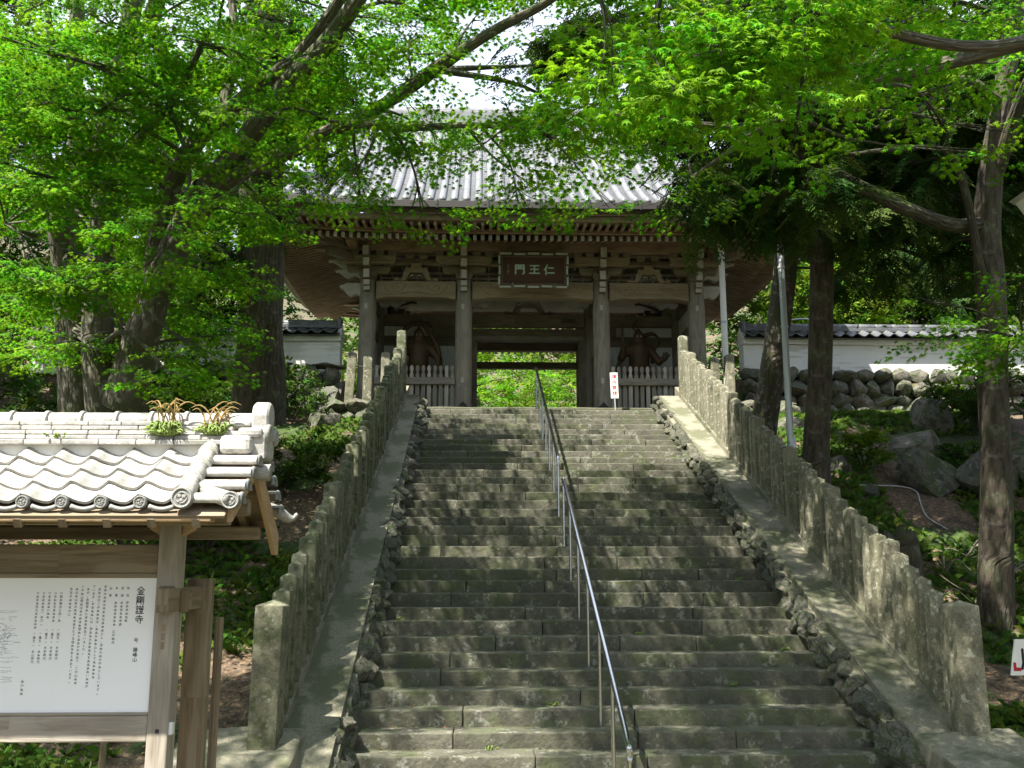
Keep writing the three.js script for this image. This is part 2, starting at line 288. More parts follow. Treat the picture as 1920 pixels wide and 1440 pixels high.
// concrete strips beside the steps
function strip(x0, x1, h, zs, th) {                      // slab that follows the slope
  const pos = [], idx = [];
  zs.forEach(([z, dx0, dx1]) => { const y = K * -z + h; const a = x0 + dx0, b = x1 + dx1; pos.push(a, y, z, b, y, z, a, y - th, z, b, y - th, z); });
  const q = (a, b, c, d) => idx.push(a, b, c, a, c, d);
  for (let i = 0; i < zs.length - 1; i++) { const o = i * 4; q(o, o + 1, o + 5, o + 4); q(o + 1, o + 3, o + 7, o + 5); q(o + 2, o, o + 4, o + 6); q(o + 3, o + 2, o + 6, o + 7); }
  const e = (zs.length - 1) * 4; q(0, 2, 3, 1); q(e, e + 1, e + 3, e + 2);
  const g = new THREE.BufferGeometry(); g.setAttribute('position', new THREE.Float32BufferAttribute(pos, 3)); g.setIndex(idx); const f = g.toNonIndexed(); f.computeVertexNormals(); return boxUV(f);
}
const zr = (a, b, n, f) => Array.from({ length: n + 1 }, (_, i) => { const t = i / n; return [mixf(a, b, t), ...f(t)]; });
const rampL = single('concrete_strip', 'sloping concrete strip beside the steps on the notice board side', 'path', strip(-3.12, -2.62, .3, zr(.75, -11.9, 16, (t) => [-.35 * Math.pow(1 - t, 6) + .05 * t, .0 - .06 * t]), .55), M.concrete, [-2.9, 0, 0]); rampL.userData.kind = 'structure';
const rampR = single('concrete_strip', 'sloping concrete strip with sunlit top beside the steps below the grey metal pole', 'path', strip(2.66, 3.16, .3, zr(.75, -11.9, 16, (t) => [.08 * Math.pow(1 - t, 4), .25 * Math.pow(1 - t, 8)]), .55), M.concrete, [2.9, 0, 0]); rampR.userData.kind = 'structure';
{ // aprons where the strips end
  const aL = stoneBlock(1.1, .3, 1.3, .05, .03, 901, [8, 4, 8]); aL.rotateX(.25); aL.translate(-3.45, .0, .75); const o = single('concrete_apron', 'concrete apron around the first stone post by the notice board', 'path', aL, M.concrete, [-3.45, -.1, .75]); o.userData.kind = 'structure';
  const aR = stoneBlock(.95, .3, 1.0, .05, .03, 902, [8, 4, 8]); aR.rotateX(.2); aR.translate(3.15, .02, .75); const p = single('concrete_apron', 'cracked concrete apron below the first stone post by the big trunk', 'path', aR, M.concrete, [3.15, -.1, .75]); p.userData.kind = 'structure';
}
// ---------------------------------------------------------------- stone edging between steps and strips
function edging(sx, label) {
  const t = thing('stone_edging', label, 'stone border', [sx * 2.65, 0, 0]); const r = rng(sx > 0 ? 31 : 37);
  part(t, 'mortar_bed', strip(sx > 0 ? 2.58 : -2.72, sx > 0 ? 2.72 : -2.58, .22, zr(.5, -11.9, 10, () => [0, 0]), .5), M.concrete);
  for (let z = .5; z > -11.95;) {
    const nearF = clamp((z + 4) / 4.5), big = (sx > 0 ? 1 : 1.22) + .5 * nearF * (sx > 0 ? 1 : .3), l = U(.13, .27, r) * big;
    for (let lv = 0; lv < 2; lv++) {
      const y = K * -z + (lv ? U(.20, .27, r) : U(.04, .10, r)), x = sx * (lv ? U(2.57, 2.67, r) : U(2.53, 2.60, r)) + (sx > 0 ? .04 * nearF : 0);
      piece(t, 'stone', pick(rocks, r), pick(M.rock, r), [x, y, z - l / 2 + U(-.03, .03, r)], [U(-.2, .2, r) + .4, U(-.3, .3, r) + (r() > .5 ? Math.PI : 0), U(-.25, .25, r)], [U(.10, .14, r) * big, U(.075, .115, r) * big, l * .74]);
    }
    z -= l;
  }
  return t;
}
edging(-1, 'rough mossy stones edging the steps on the notice board side');
edging(1, 'rough pale and mossy stones edging the steps below the grey metal pole');

// ---------------------------------------------------------------- rows of stone posts
function postGeo(w, h, seed) {
  let g = stoneBlock(w, h, w * .95, .012 + .005 * (seed % 3), .0045, seed, [6, 12, 6]); const p = g.attributes.position;
  for (let i = 0; i < p.count; i++) { const y = p.getY(i); if (y > h / 2 - .03) p.setY(i, y + .045 * (1 - Math.max(Math.abs(p.getX(i)), Math.abs(p.getZ(i))) / (w / 2))); }
  g.deleteAttribute('normal'); g.deleteAttribute('uv'); g = mergeVertices(g, 1e-5); g.computeVertexNormals(); g = toCreasedNormals(g, .7); g = boxUV(g, 1, (seed * .37) % 1); g.translate(0, h / 2, 0); return g;
}
const smallPosts = [1, 2, 3, 4, 11, 12, 13, 14].map((i) => postGeo(.150 + .010 * (i % 3), 1.22, i)), tallPosts = [5, 6, 15].map((i) => postGeo(.185, 1.28, i)), endPost = postGeo(.255, 1.46, 9), capPost = postGeo(.2, 1.5, 10);
function postRow(sx, z0, n, dz, dh, label, xAt) { const PM = sx < 0 ? M.postMoss : M.post;
  const t = thing('stone_fence', label, 'fence', [sx * 3.2, 0, 0]); const r = rng(sx > 0 ? 41 : 43);
  const zs = zr(z0 + .2, -12.3, 14, () => [0, 0]);
  const cg = strip(sx > 0 ? 3.1 : -3.32, sx > 0 ? 3.32 : -3.1, .40, zs.map((q) => { const d = xAt(q[0]) - sx * 3.2; return [q[0], d, d]; }), .6);
  part(t, 'base_curb', cg, M.concrete);
  for (let i = 0; i < n; i++) {
    const z = z0 - i * dz, tall = i % 6 === 0, x = xAt(z);
    const g = i === 0 ? endPost : i === n - 1 ? capPost : tall ? pick(tallPosts, r) : pick(smallPosts, r);
    piece(t, 'post', g, pick(PM, r), [x + U(-.008, .008, r), K * -z + .28 + dh + (i === 0 ? -.12 : U(-.018, .018, r)), z], [U(-.018, .018, r), U(-.08, .08, r), U(-.018, .018, r)]);
  }
  return t;
}
postRow(-1, .5, 46, .268, 0, 'row of mossy square stone posts climbing beside the steps behind the notice board', (z) => -3.2 + .012 * -z);
postRow(1, .3, 46, .268, -.1, 'row of pale square stone posts climbing beside the steps below the big trunk', (z) => 3.24 - .004 * -z);
function sidePosts(xs, label) {
  const t = thing('stone_fence', label, 'fence', [xs[1], 5.3, -12.4]);
  xs.forEach((x, i) => piece(t, 'post', capPost, M.post[i % 3], [x, 5.08 + (i === 1 ? -.08 : 0), -12.4], [0, .1, (x < -4 ? -.05 : 0)]));
  for (const y of [6.28]) part(t, 'rail', tube([[xs[0], y, -12.4], [xs[xs.length - 1], y, -12.4]], [.014], { seg: 2, rad: 6 }), M.gutter);
}
sidePosts([-4.34, -3.91, -3.51], 'three stone posts linked by an iron bar beside the left gate pillar');
sidePosts([3.69, 4.04, 4.39], 'three pale stone posts linked by an iron bar beside the white pole');

// ---------------------------------------------------------------- retaining walls and boulders
function stoneWall(label, x0, x1, y0, y1, z, seed, size) {
  const t = thing('retaining_wall', label, 'stone wall', [(x0 + x1) / 2, y0, z]); const r = rng(seed);
  for (let y = y0; y < y1 - .05;) { const h = Math.min(U(.6, 1, r) * size, y1 - y + .06); for (let x = x0; x < x1;) { const w = U(.7, 1.5, r) * size; piece(t, 'stone', pick(rocks, r), pick(M.rock, r), [x + w / 2, y + h / 2, z + U(-.07, .07, r) + .12 * (y1 - y)], [U(-.2, .2, r), U(-.4, .4, r) + (r() > .5 ? Math.PI : 0), U(-.2, .2, r)], [w * .68, h * .72, size * .7]); x += w * .95; } y += h * .92; }
  return t;
}
stoneWall('dry stone wall of fitted boulders under the long white plaster wall', 4.9, 15, 4.9, 6.42, -13.3, 51, .42);
stoneWall('shaded stone wall under the short white wall by the shrubs', -11, -4.75, 4.9, 6.45, -13.25, 52, .5);
stoneWall('moss topped stone retaining wall behind the row of mossy posts', -4.75, -3.35, 3.9, 5.35, -11.9, 53, .42);
stoneWall('low stone wall of rough blocks behind the pale posts', 3.4, 5.6, 4.4, 5.45, -12.3, 54, .42);
function boulder(label, x, y, z, s, i, rot) { const g = rocks[i % 12].clone(); const o = shade(new THREE.Mesh(boxUV(g), M.rock[i % 3])); o.name = numbered('boulder'); o.userData = { label, category: 'boulder', group: 'boulders on the mossy bank' }; o.position.set(x, gy(x, z) + s[1] * .12, z); o.rotation.set(...rot); o.scale.set(...s); scene.add(o); }
boulder('large angular boulder with a pale lit edge on the bank beside the big trunk', 6.35, 2.75, -7.0, [.75, .6, .6], 1, [.2, .4, -.3]);
boulder('big dark boulder behind the big trunk below the stone wall', 7.3, 2.6, -6.9, [.9, .7, .7], 4, [.1, 1.4, .2]);
boulder('dark boulder above the angular boulder on the bank', 6.7, 3.55, -8.1, [.7, .5, .6], 5, [.3, 2.1, 0]);
boulder('grey rock beside the azalea bush', 5.05, 3.62, -7.5, [.34, .22, .3], 2, [0, .5, .1]);
boulder('small golden rock below the azalea bush', 5.2, 3.08, -6.6, [.2, .16, .2], 7, [0, 1.5, .1]);
boulder('pale flat rock beside the leaning trunk', 4.75, 4.55, -9.3, [.4, .24, .4], 6, [0, 1, .2]);
boulder('rounded rock under the white wall end', 5.35, 5.65, -12.75, [.55, .62, .5], 3, [0, .3, .4]);
boulder('mossy rock on the grass terrace', 7.6, 4.5, -9.4, [.6, .45, .5], 8, [.2, 2.6, .1]);
boulder('low dark rock beside the stump', 8.3, 3.1, -7.2, [.8, .6, .7], 9, [.1, .9, -.2]);
boulder('sunlit rock at the foot of the moss topped wall', -4.72, 4.35, -11.2, [.5, .4, .4], 0, [.2, .4, .5]);
boulder('dark square boulder below the short white wall', -4.9, 5.6, -12.7, [.5, .7, .5], 4, [0, .4, .1]);
// ---------------------------------------------------------------- temple gate
const CX = [-4.09, -1.755, 1.60, 3.945], CZ = [-13.6, -15.8, -18.0], GX = -.07, FLOOR = 5.4, RZ = -15.8;
const gate = thing('temple_gate', 'wooden temple gate with tiled hip roof and carved brackets at the top of the steps', 'gate', [GX, 5.2, RZ]);
{
  const G = gate, r = rng(61);
  part(G, 'stone_platform', stoneBlock(10.2, .3, 6.4, .03, .01, 77, [20, 3, 12]).translate(GX, 5.25, -15.85), M.step[0]);
  // pillars
  for (const z of CZ) for (const x of CX) {
    const pts = [[0, FLOOR], [.19, FLOOR], [.205, FLOOR + .12], [.205, FLOOR + 2.6], [.19, 8.7], [0, 8.7]].map((p) => new THREE.Vector2(...p));
    const g = new THREE.LatheGeometry(pts, 24); const p = g.attributes.position, uv = g.attributes.uv; const o = U(0, 9, r); for (let i = 0; i < p.count; i++) uv.setXY(i, uv.getX(i) * 1.2 + o, p.getY(i));
    g.translate(x, 0, z); const c = part(G, 'pillar', g, M.column);
    if (z === CZ[0]) {
      for (const y of [7.98, 6.17]) part(c, 'name_plate', box(.075, .13, .02, x - .02, y, z + .212, .004), M.pale);
      const fg = new THREE.CylinderGeometry(.212, .212, .26, 24, 1, true, -1.1, 2.2), fp = fg.attributes.position;
      for (let i = 0; i < fp.count; i++) if (fp.getY(i) > 0) { const a = Math.atan2(fp.getX(i), fp.getZ(i)) / 1.1; fp.setY(i, .13 - .2 * Math.pow(Math.abs(a), .8)); }
      fg.translate(x, FLOOR + .13, z); fg.computeVertexNormals(); part(c, 'metal_foot', fg, M.black);
    }
  }
  // arched head beams with carved scrolls
  const scroll = (cx, cy, s, dir) => { const pts = []; for (let i = 0; i <= 18; i++) { const t = i / 18, a = t * 4.6, rr = s * (1 - .72 * t); pts.push([cx + dir * (rr * Math.cos(a) + s * .2), cy + rr * Math.sin(a) * .8, 0]); } return pts; };
  const headBeam = (x0, x1, y0, y1, z, carve) => {
    const w = x1 - x0, pts = []; const n = 16;
    for (let i = 0; i <= n; i++) { const t = i / n; pts.push([mixf(x0, x1, t), y0 + .055 * (step(0, .16, t) - step(.84, 1, t))]); }
    pts.push([x1, y1], [x0, y1]);
    const g = extrude(pts, .3, .012, 0); g.translate(0, 0, z); const o = part(G, 'head_beam', g, M.beam);
    if (carve) {
      const zz = z + .153, cy = (y0 + y1) / 2 + .04, L = [];
      for (const d of [1, -1]) { const ex = d > 0 ? x0 + .42 : x1 - .42; L.push(tube(scroll(ex, cy, .11, d).map((p) => [p[0], p[1], zz]), [.011, .009], { seg: 26, rad: 5 })); L.push(tube([[ex - d * .22, cy + .08, zz], [ex - d * .16, cy - .02, zz], [ex - d * .02, cy - .14, zz]], [.006, .012, .005], { seg: 8, rad: 5 })); L.push(tube([[ex + d * .14, cy - .07, zz], [ex + d * .24, cy + .0, zz], [ex + d * .3, cy + .1, zz]], [.005, .012, .008], { seg: 8, rad: 5 })); }
      L.push(tube([[x0 + w * .3, y0 + .1, zz], [x0 + w * .36, y0 + .15, zz], [x0 + w * .64, y0 + .15, zz], [x0 + w * .7, y0 + .1, zz]], [.004, .013, .013, .004], { seg: 16, rad: 5 }));
      part(o, 'carving', merge(L), M.rafter);
    }
  };
  for (let b = 0; b < 3; b++) headBeam(CX[b] + .2, CX[b + 1] - .2, 8.17, 8.63, CZ[0], true);
  const bm = (n, w, h, d, x, y, z, m = M.gate, bev = .012) => part(G, n, box(w, h, d, x, y, z, bev), m);
  for (let b = 0; b < 3; b++) { const x = (CX[b] + CX[b + 1]) / 2, w = CX[b + 1] - CX[b] - .4; bm('tie_beam', w, .3, .24, x, 8.22, CZ[1]); if (b !== 1) bm('tie_beam', w, .2, .2, x, 7.48, CZ[2]); bm('head_beam', w, .3, .24, x, 8.05, CZ[2]); }
  bm('tie_beam', CX[2] - CX[1] - .4, .19, .2, (CX[1] + CX[2]) / 2, 7.48, CZ[2]);
  for (const x of CX) for (const z of [-14.7, -16.9]) { bm('tie_beam', .22, .3, 1.8, x, 8.4, z); }
  // side walls and back walls of the two niches
  for (const x of [CX[0], CX[3]]) { part(G, 'plaster_panel', box(.07, 2.6, 1.82, x, 6.92, -14.7), M.plaster); for (const y of [7.66, 6.4]) bm('wall_rail', .13, .22, 1.8, x, y, -14.7); part(G, 'plaster_panel', box(.07, 2.6, 1.82, x, 6.92, -16.9), M.plaster); }
  for (const x of [CX[1], CX[2]]) { for (let k = 0; k < 6; k++) part(G, 'partition_board', box(.05, 1.75, .29, x, FLOOR + .9, -13.95 - k * .3, .006), M.gate); bm('wall_rail', .12, .2, 1.8, x, 7.2, -14.7); }
  for (const [a, b] of [[0, 1], [2, 3]]) {
    const x = (CX[a] + CX[b]) / 2, w = CX[b] - CX[a] - .4;
    part(G, 'plaster_panel', box(w, 2.65, .07, x, 6.74, CZ[1]), M.plaster);
    bm('wall_rail', w, .27, .13, x, 7.675, CZ[1]); bm('wall_rail', w, .18, .13, x, 6.5, CZ[1]);
    const sx = a === 0 ? CX[1] - .55 : CX[2] + .42; bm('hanging_board', a === 0 ? .66 : .45, .32, .05, sx, a === 0 ? 7.9 : 7.96, CZ[1] + .12);
  }
  // doorway in the middle
  const dw = CX[2] - CX[1] - .4, dx = (CX[1] + CX[2]) / 2;
  bm('door_post', .2, 2.3, .22, CX[1] + .22, 6.55, CZ[1]); bm('door_post', .2, 2.3, .22, CX[2] - .22, 6.55, CZ[1]);
  bm('door_lintel', dw, .12, .3, dx, 7.74, CZ[1] + .02, M.column); bm('lintel_board', dw, .2, .2, dx, 7.91, CZ[1]); bm('lintel_board', dw, .34, .16, dx, 8.2, CZ[1] + .13);
  for (const s of [-1, 1]) for (let k = 0; k < 3; k++) bm('door_leaf_board', .05, 2.2, .3, dx + s * (dw / 2 - .02), 6.52, CZ[1] - .3 - k * .31, M.gate);
  for (let k = 0; k < 5; k++) bm('peg', .03, .1, .03, CX[2] - .75 + k * .07, 8.2, CZ[1] + .225, M.black, .004);
  // ceiling lattice seen under the head beams
  for (let k = 0; k < 4; k++) bm('ceiling_batten', 7.6, .05, .05, GX, 9.02, -14.1 - k * .42, M.pale, .006);
  for (let k = 0; k < 26; k++) bm('ceiling_batten', .04, .04, 1.9, -3.9 + k * .305, 9.06, -14.7, M.pale, .006);
  part(G, 'ceiling_board', box(8.0, .03, 4.6, GX, 9.12, -15.8), M.gate);
  // brackets
  const armShape = (l, h) => { const pts = []; for (let i = 0; i <= 8; i++) { const a = i / 8 * Math.PI / 2; pts.push([-l / 2 + .3 * h * 1.6 * (1 - Math.cos(a)) + 0, -h / 2 + h * .62 * (1 - Math.sin(a))]); } const m = pts.slice().reverse().map((p) => [-p[0], p[1]]); return [...pts, ...m, [l / 2, h / 2], [-l / 2, h / 2]]; };
  const blk = (w, h, d) => { const pts = [[-w * .34, -h / 2], [w * .34, -h / 2], [w / 2, -h * .05], [w / 2, h / 2], [-w / 2, h / 2], [-w / 2, -h * .05]]; return extrude(pts, d, .006, 0); };
  const nose = (l, h) => { const pts = [[-.2, -h / 2], [0, -h / 2]]; for (let i = 0; i <= 10; i++) { const t = i / 10; pts.push([l * t, -h / 2 + h * (.55 * t * t) + .05 * Math.sin(t * 9)]); } pts.push([l * 1.02, h * .3], [l * .8, h * .38], [l * .72, h / 2], [-.2, h / 2]); return extrude(pts, .15, .012, 0); };
  const bracketAt = (x, z, dir, corner) => {            // dir +1 faces the stairs
    const A = (g, n, m = M.gate) => part(G, n, g, m);
    A(blk(.42, .2, .42).translate(x, 8.76, z), 'bearing_block');
    A(extrude(armShape(1.06, .2), .16, .008).translate(x, 8.93, z), 'bracket_arm', M.beam);
    for (const q of [-.45, 0, .45]) A(blk(.2, .13, .2).translate(x + q, 9.05, z), 'small_block');
    const zf = z + dir * .33;
    A(extrude(armShape(1.36, .2), .16, .008).translate(x, 9.1, zf), 'bracket_arm', M.beam);
    for (const q of [-.6, -.3, .3, .6]) A(blk(.2, .13, .2).translate(x + q, 9.245, zf), 'small_block');
    // arms that reach forward, pale end grain showing
    for (const [y, h, l] of [[8.39, .1, .34], [8.515, .13, .40], [8.72, .22, .48], [8.98, .2, .60], [9.22, .24, .72]]) {
      const a = A(box(.145, h, l + .2, x, y, z + dir * (l / 2 - .1), .01), 'forward_arm');
      part(a, 'end_grain', box(.15, h * .96, .02, x, y, z + dir * (l + .008), .006), M.pale);
    }
    if (corner) {
      for (const [y, l, h] of [[8.42, .5, .34], [8.84, .62, .24], [9.1, .8, .24]]) { const g = nose(l, h); if (corner < 0) flipX(g); g.translate(x + corner * .18, y, z); A(boxUV(g, 0), 'carved_nose', M.pale); }
      const d = box(.15, .2, 1.5, 0, 0, .5, .01); d.rotateY(corner * Math.PI / 4 * dir); d.translate(x, 9.15, z); A(d, 'corner_arm');
      const d2 = box(.17, .26, 2.1, 0, 0, .6, .01); d2.rotateY(corner * Math.PI / 4 * dir); d2.translate(x, 9.42, z); A(d2, 'corner_arm');
      A(blk(.22, .16, .22).translate(x + corner * .62, 9.3, z + dir * .62), 'small_block'); A(box(.14, .3, .14, x + corner * .62, 9.5, z + dir * .62, .01), 'small_block', M.pale);
    }
  };
  CX.forEach((x, i) => { bracketAt(x, CZ[0], 1, i === 0 ? -1 : i === 3 ? 1 : 0); });
  for (const i of [0, 3]) bracketAt(CX[i], CZ[2], -1, i === 0 ? -1 : 1);
  // beams between brackets, frog-leg struts
  bm('bracket_beam', 9.2, .15, .14, GX, 9.13, CZ[0] - .0, M.beam); bm('bracket_beam', 8.9, .2, .14, GX, 9.4, CZ[0], M.gate);
  bm('eave_purlin', 10.6, .27, .22, GX, 9.45, CZ[0] + .33, M.rafter); bm('eave_purlin', 10.6, .27, .22, GX, 9.45, CZ[2] - .33, M.rafter);
  for (const x of [CX[0] - .33, CX[3] + .33]) bm('eave_purlin', .22, .27, 6.6, x, 9.455, RZ, M.rafter);
  for (const x of [CX[0], CX[3]]) { bm('bracket_beam', .14, .6, 4.4, x, 8.95, RZ, M.gate); }
  const frog = (() => { const pts = [], top = []; for (let i = 0; i <= 14; i++) { const t = i / 14; top.push([-.52 + .38 * t, .05 + .03 * Math.sin(t * 12) + .3 * step(.35, .8, t)]); } pts.push([-.55, 0], ...top, [-.13, .36], [.13, .36], ...top.slice().reverse().map((p) => [-p[0], p[1]]), [.55, 0], [.27, 0], [.2, .1], [.15, .2], [-.15, .2], [-.2, .1], [-.27, 0]); return pts; })();
  for (const [a, b] of [[0, 1], [2, 3]]) { const x = (CX[a] + CX[b]) / 2; const o = part(G, 'frog_leg_strut', extrude(frog, .12, .01).translate(x, 8.64, CZ[0] + .1), M.beam); const L = []; for (const s of [-1, 1]) { L.push(tube(scroll(x + s * .06, 8.73, .07, s).map((p) => [p[0], p[1], CZ[0] + .15]), [.016, .01], { seg: 20, rad: 5 })); L.push(tube(scroll(x + s * .26, 8.8, .05, s).map((p) => [p[0], p[1], CZ[0] + .17]), [.01, .006], { seg: 16, rad: 5 })); } part(o, 'carving', merge(L), M.pale); for (const q of [-.17, .17]) part(G, 'small_block', blk(.22, .13, .2).translate(x + q, 9.27, CZ[0] + .02), M.beam); part(G, 'small_block', blk(.26, .1, .22).translate(x, 9.03, CZ[0] + .06), M.beam); }
  { const f = extrude(frog, .12, .01); f.scale(1.2, .8, 1); f.translate(dx, 8.42, CZ[1] + .1); part(G, 'frog_leg_strut', boxUV(f, 0), M.gate); const rr = []; for (let i = 0; i <= 10; i++) { const t = i / 10 * 2 - 1; rr.push([dx + t * .3, 8.62 + .1 * (1 - t * t), CZ[1] + .18]); } part(G, 'carved_rib', tube(rr, [.02], { seg: 16, rad: 5 }), M.pale); }
  for (const x of [CX[1] + .35, CX[2] - .35, CX[0] + .35, CX[3] - .35]) for (const y of [8.62, 8.8]) { const s = x < dx ? 1 : -1; const sgn = (x === CX[0] + .35 || x === CX[1] + .35) ? 1 : -1; void s; const g = nose(.5, .2); if (sgn < 0) flipX(g); g.translate(x - sgn * .1, y, CZ[1] + .25); part(G, 'carved_nose', boxUV(g, 0), M.pale); }
  // rafters
  const EX = 6.75, lift = (x) => .26 * Math.pow(Math.abs(x - GX) / EX, 4), FZ0 = -11.9, FZ1 = -11.3;
  const rafterGeo = (h, w, a, b) => { const d = V(b[0] - a[0], b[1] - a[1], b[2] - a[2]), L = d.length(); const g = box(w, h, L, 0, 0, 0, .006); g.lookAt(d.normalize()); g.translate((a[0] + b[0]) / 2, (a[1] + b[1]) / 2, (a[2] + b[2]) / 2); return g; };
  const low = [], step7 = .177, sideStuff = [];
  for (let i = -36; i <= 36; i++) {
    const x = GX + i * step7, ax = Math.abs(x - GX), zi = ax > 4 ? Math.min(CZ[0] - .1 + (ax - 4), FZ0 - .2) : CZ[0] - .3, ly = lift(x);
    const yAt = (z) => 9.235 + .3 * (FZ0 - z) + ly * clamp((z + 14) / 2.5);
    const o = part(G, 'rafter', rafterGeo(.13, .075, [x, yAt(zi) - .015, zi], [x, yAt(FZ0) - .015, FZ0]), M.rafter);
    part(o, 'end_grain', box(.079, .132, .012, x, yAt(FZ0) - .017, FZ0 + .006, .004), M.pale);
    const z1 = Math.max(zi, FZ0 - .45), yB = (z) => 9.33 + .12 * (FZ1 - z) + ly;
    part(G, 'flying_rafter', rafterGeo(.085, .07, [x, yB(z1), z1], [x, yB(FZ1), FZ1]), M.rafter); low.push(x);
  }
  const ez = 4.85 + .15, SZ = RZ - ez, hx = EX;       // side eaves
  for (const s of [-1, 1]) for (let i = -27; i <= 27; i++) {
    const z = RZ + i * step7 * .98, az = Math.abs(z - RZ), xi = az > 2.2 ? Math.min(4.1 + (az - 2.2), hx - 1.15) : 4.0, ly = .26 * Math.pow(az / ez, 4);
    const yAt = (x) => 9.235 + .3 * (hx - .95 - x) + ly * clamp((x - 4) / 2.5), yB = (x) => 9.33 + .12 * (hx - .35 - x) + ly, X = (x) => GX + s * x;
    part(G, 'rafter', rafterGeo(.14, .07, [X(xi), yAt(xi) - .02, z], [X(hx - .95), yAt(hx - .95) - .02, z]), M.rafter);
    sideStuff.push(rafterGeo(.11, .065, [X(Math.max(xi, hx - 1.4)), yB(Math.max(xi, hx - 1.4)), z], [X(hx - .35), yB(hx - .35), z]));
  }
  part(G, 'flying_rafters', merge(sideStuff), M.rafter, 'stuff');
  for (let i = -20; i <= 20; i++) { const x = GX + i * .2; part(G, 'rear_rafter', rafterGeo(.1, .08, [x, 9.05, -18.3], [x, 8.44, -20.6]), M.rafter); }
  part(G, 'rear_eave_board', box(8.4, .06, .16, GX, 8.55, -20.6, .008), M.pale);
  // soffit boards above the rafters: a ring sheet that follows the eave
  const ring = (inX, inZ, outX, outZ, yi, yo, lf, m, n) => {
    const pos = [], idx = []; const P = []; const N = 24;
    const edge = (t, X, Z) => { const q = t * 4, k = Math.floor(q) % 4, f = (q - Math.floor(q)) * 2 - 1; return k === 0 ? [f * X, Z] : k === 1 ? [X, -f * Z] : k === 2 ? [-f * X, -Z] : [-X, f * Z]; };
    for (let i = 0; i <= N * 4; i++) { const t = Math.min(i / (N * 4), .99999), a = edge(t, inX, inZ), b = edge(t, outX, outZ), k = Math.floor(t * 4) % 2, f = k === 0 ? b[0] / outX : b[1] / outZ; const l = lf * Math.pow(Math.abs(f), 4); P.push([GX + a[0], yi + l * .4, RZ + a[1], GX + b[0], yo + l, RZ + b[1]]); }
    for (const q of P) pos.push(...q); for (let i = 0; i < N * 4; i++) { const a = i * 2; idx.push(a, a + 1, a + 2, a + 1, a + 3, a + 2); }
    const g = new THREE.BufferGeometry(); g.setAttribute('position', new THREE.Float32BufferAttribute(pos, 3)); g.setIndex(idx); const f = g.toNonIndexed(); f.computeVertexNormals(); part(G, n, boxUV(f), m);
  };
  ring(3.7, 1.9, hx - .95 + .02, -(RZ - FZ0) + .0 + .0, 10.25, 9.355, .26, M.rafter, 'soffit_boards');
  ring(hx - 1.35, 3.5, hx - .3, 4.55, 9.545, 9.445, .26, M.rafter, 'soffit_boards');
  // eave boards, gutter
  const eaveRun = (zOut, xOut, y, h, d, name, m) => { const n = 12; const L = []; for (const s of [-1, 1]) for (let i = 0; i < n; i++) { const a = mixf(-xOut, xOut, i / n), b = mixf(-xOut, xOut, (i + 1) / n); L.push(rafterGeo(h, d, [GX + a, y + lift(GX + a), RZ + s * zOut], [GX + b, y + lift(GX + b), RZ + s * zOut])); const za = mixf(-zOut, zOut, i / n), zb = mixf(-zOut, zOut, (i + 1) / n); L.push(rafterGeo(h, d, [GX + s * xOut, y + .26 * Math.pow(Math.abs(za / zOut), 4), RZ + za], [GX + s * xOut, y + .26 * Math.pow(Math.abs(zb / zOut), 4), RZ + zb])); } part(G, name, merge(L), m); };
  eaveRun(3.93, hx - .93, 9.345, .09, .11, 'eave_board', M.rafter); eaveRun(4.55, hx - .28, 9.43, .1, .12, 'eave_board', M.beam); eaveRun(4.68, hx - .15, 9.53, .09, .12, 'eave_board', M.gate);
  { const L = []; for (let i = 0; i < 10; i++) { const a = -5.6 + i * 1.12, b = a + 1.115; L.push(rafterGeo(.155, .14, [GX + a, 9.60 + lift(GX + a), RZ + 4.92], [GX + b, 9.60 + lift(GX + b), RZ + 4.92])); } part(G, 'gutter', merge(L), M.gutter); for (let i = 0; i <= 10; i++) { const a = -5.6 + i * 1.12; part(G, 'gutter_bracket', box(.03, .2, .16, GX + a, 9.6 + lift(GX + a), RZ + 4.93, .004), M.black); } }
  // tiled roof, concave slopes
  const EZ = 4.9, HX = 6.85, GB = 4.6, sB = (HX - GB) / EZ, yTop = (s) => 9.68 + 2.75 * s + 1.3 * s * s, wAt = (s) => s < sB ? HX - EZ * s : GB;
  const L = [], n = 44, lifted = (x, s) => .26 * Math.pow(Math.abs(x) / HX, 4) * (1 - s) * (1 - s);
  const sheet = (dir, side) => { const pos = [], idx = []; const m = 30; const rows = side ? Math.round(n * sB) : n;
    for (let i = 0; i < rows; i++) for (const e of [0, 1]) { const s = (i + e) / n; for (let j = 0; j <= m; j++) { const f = j / m * 2 - 1; const drop = e ? 0 : .028; if (!side) { const x = f * wAt(s); pos.push(GX + x, yTop(s) + drop + lifted(x, s), RZ + dir * (EZ * (1 - s))); } else { const z = f * (EZ * (1 - s)); pos.push(GX + dir * wAt(s), yTop(s) + drop + .26 * Math.pow(Math.abs(z) / EZ, 4) * (1 - s) * (1 - s), RZ + z); } } }
    for (let i = 0; i < rows * 2 - 1; i++) for (let j = 0; j < m; j++) { const a = i * (m + 1) + j, b = a + m + 1; idx.push(a, b, a + 1, b, b + 1, a + 1); }
    const g = new THREE.BufferGeometry(); g.setAttribute('position', new THREE.Float32BufferAttribute(pos, 3)); g.setIndex(idx); const q = g.toNonIndexed(); q.computeVertexNormals(); return boxUV(q); };
  part(G, 'flat_tile_courses', merge([sheet(1, false), sheet(-1, false), sheet(1, true), sheet(-1, true)]), M.roofTile, 'stuff');
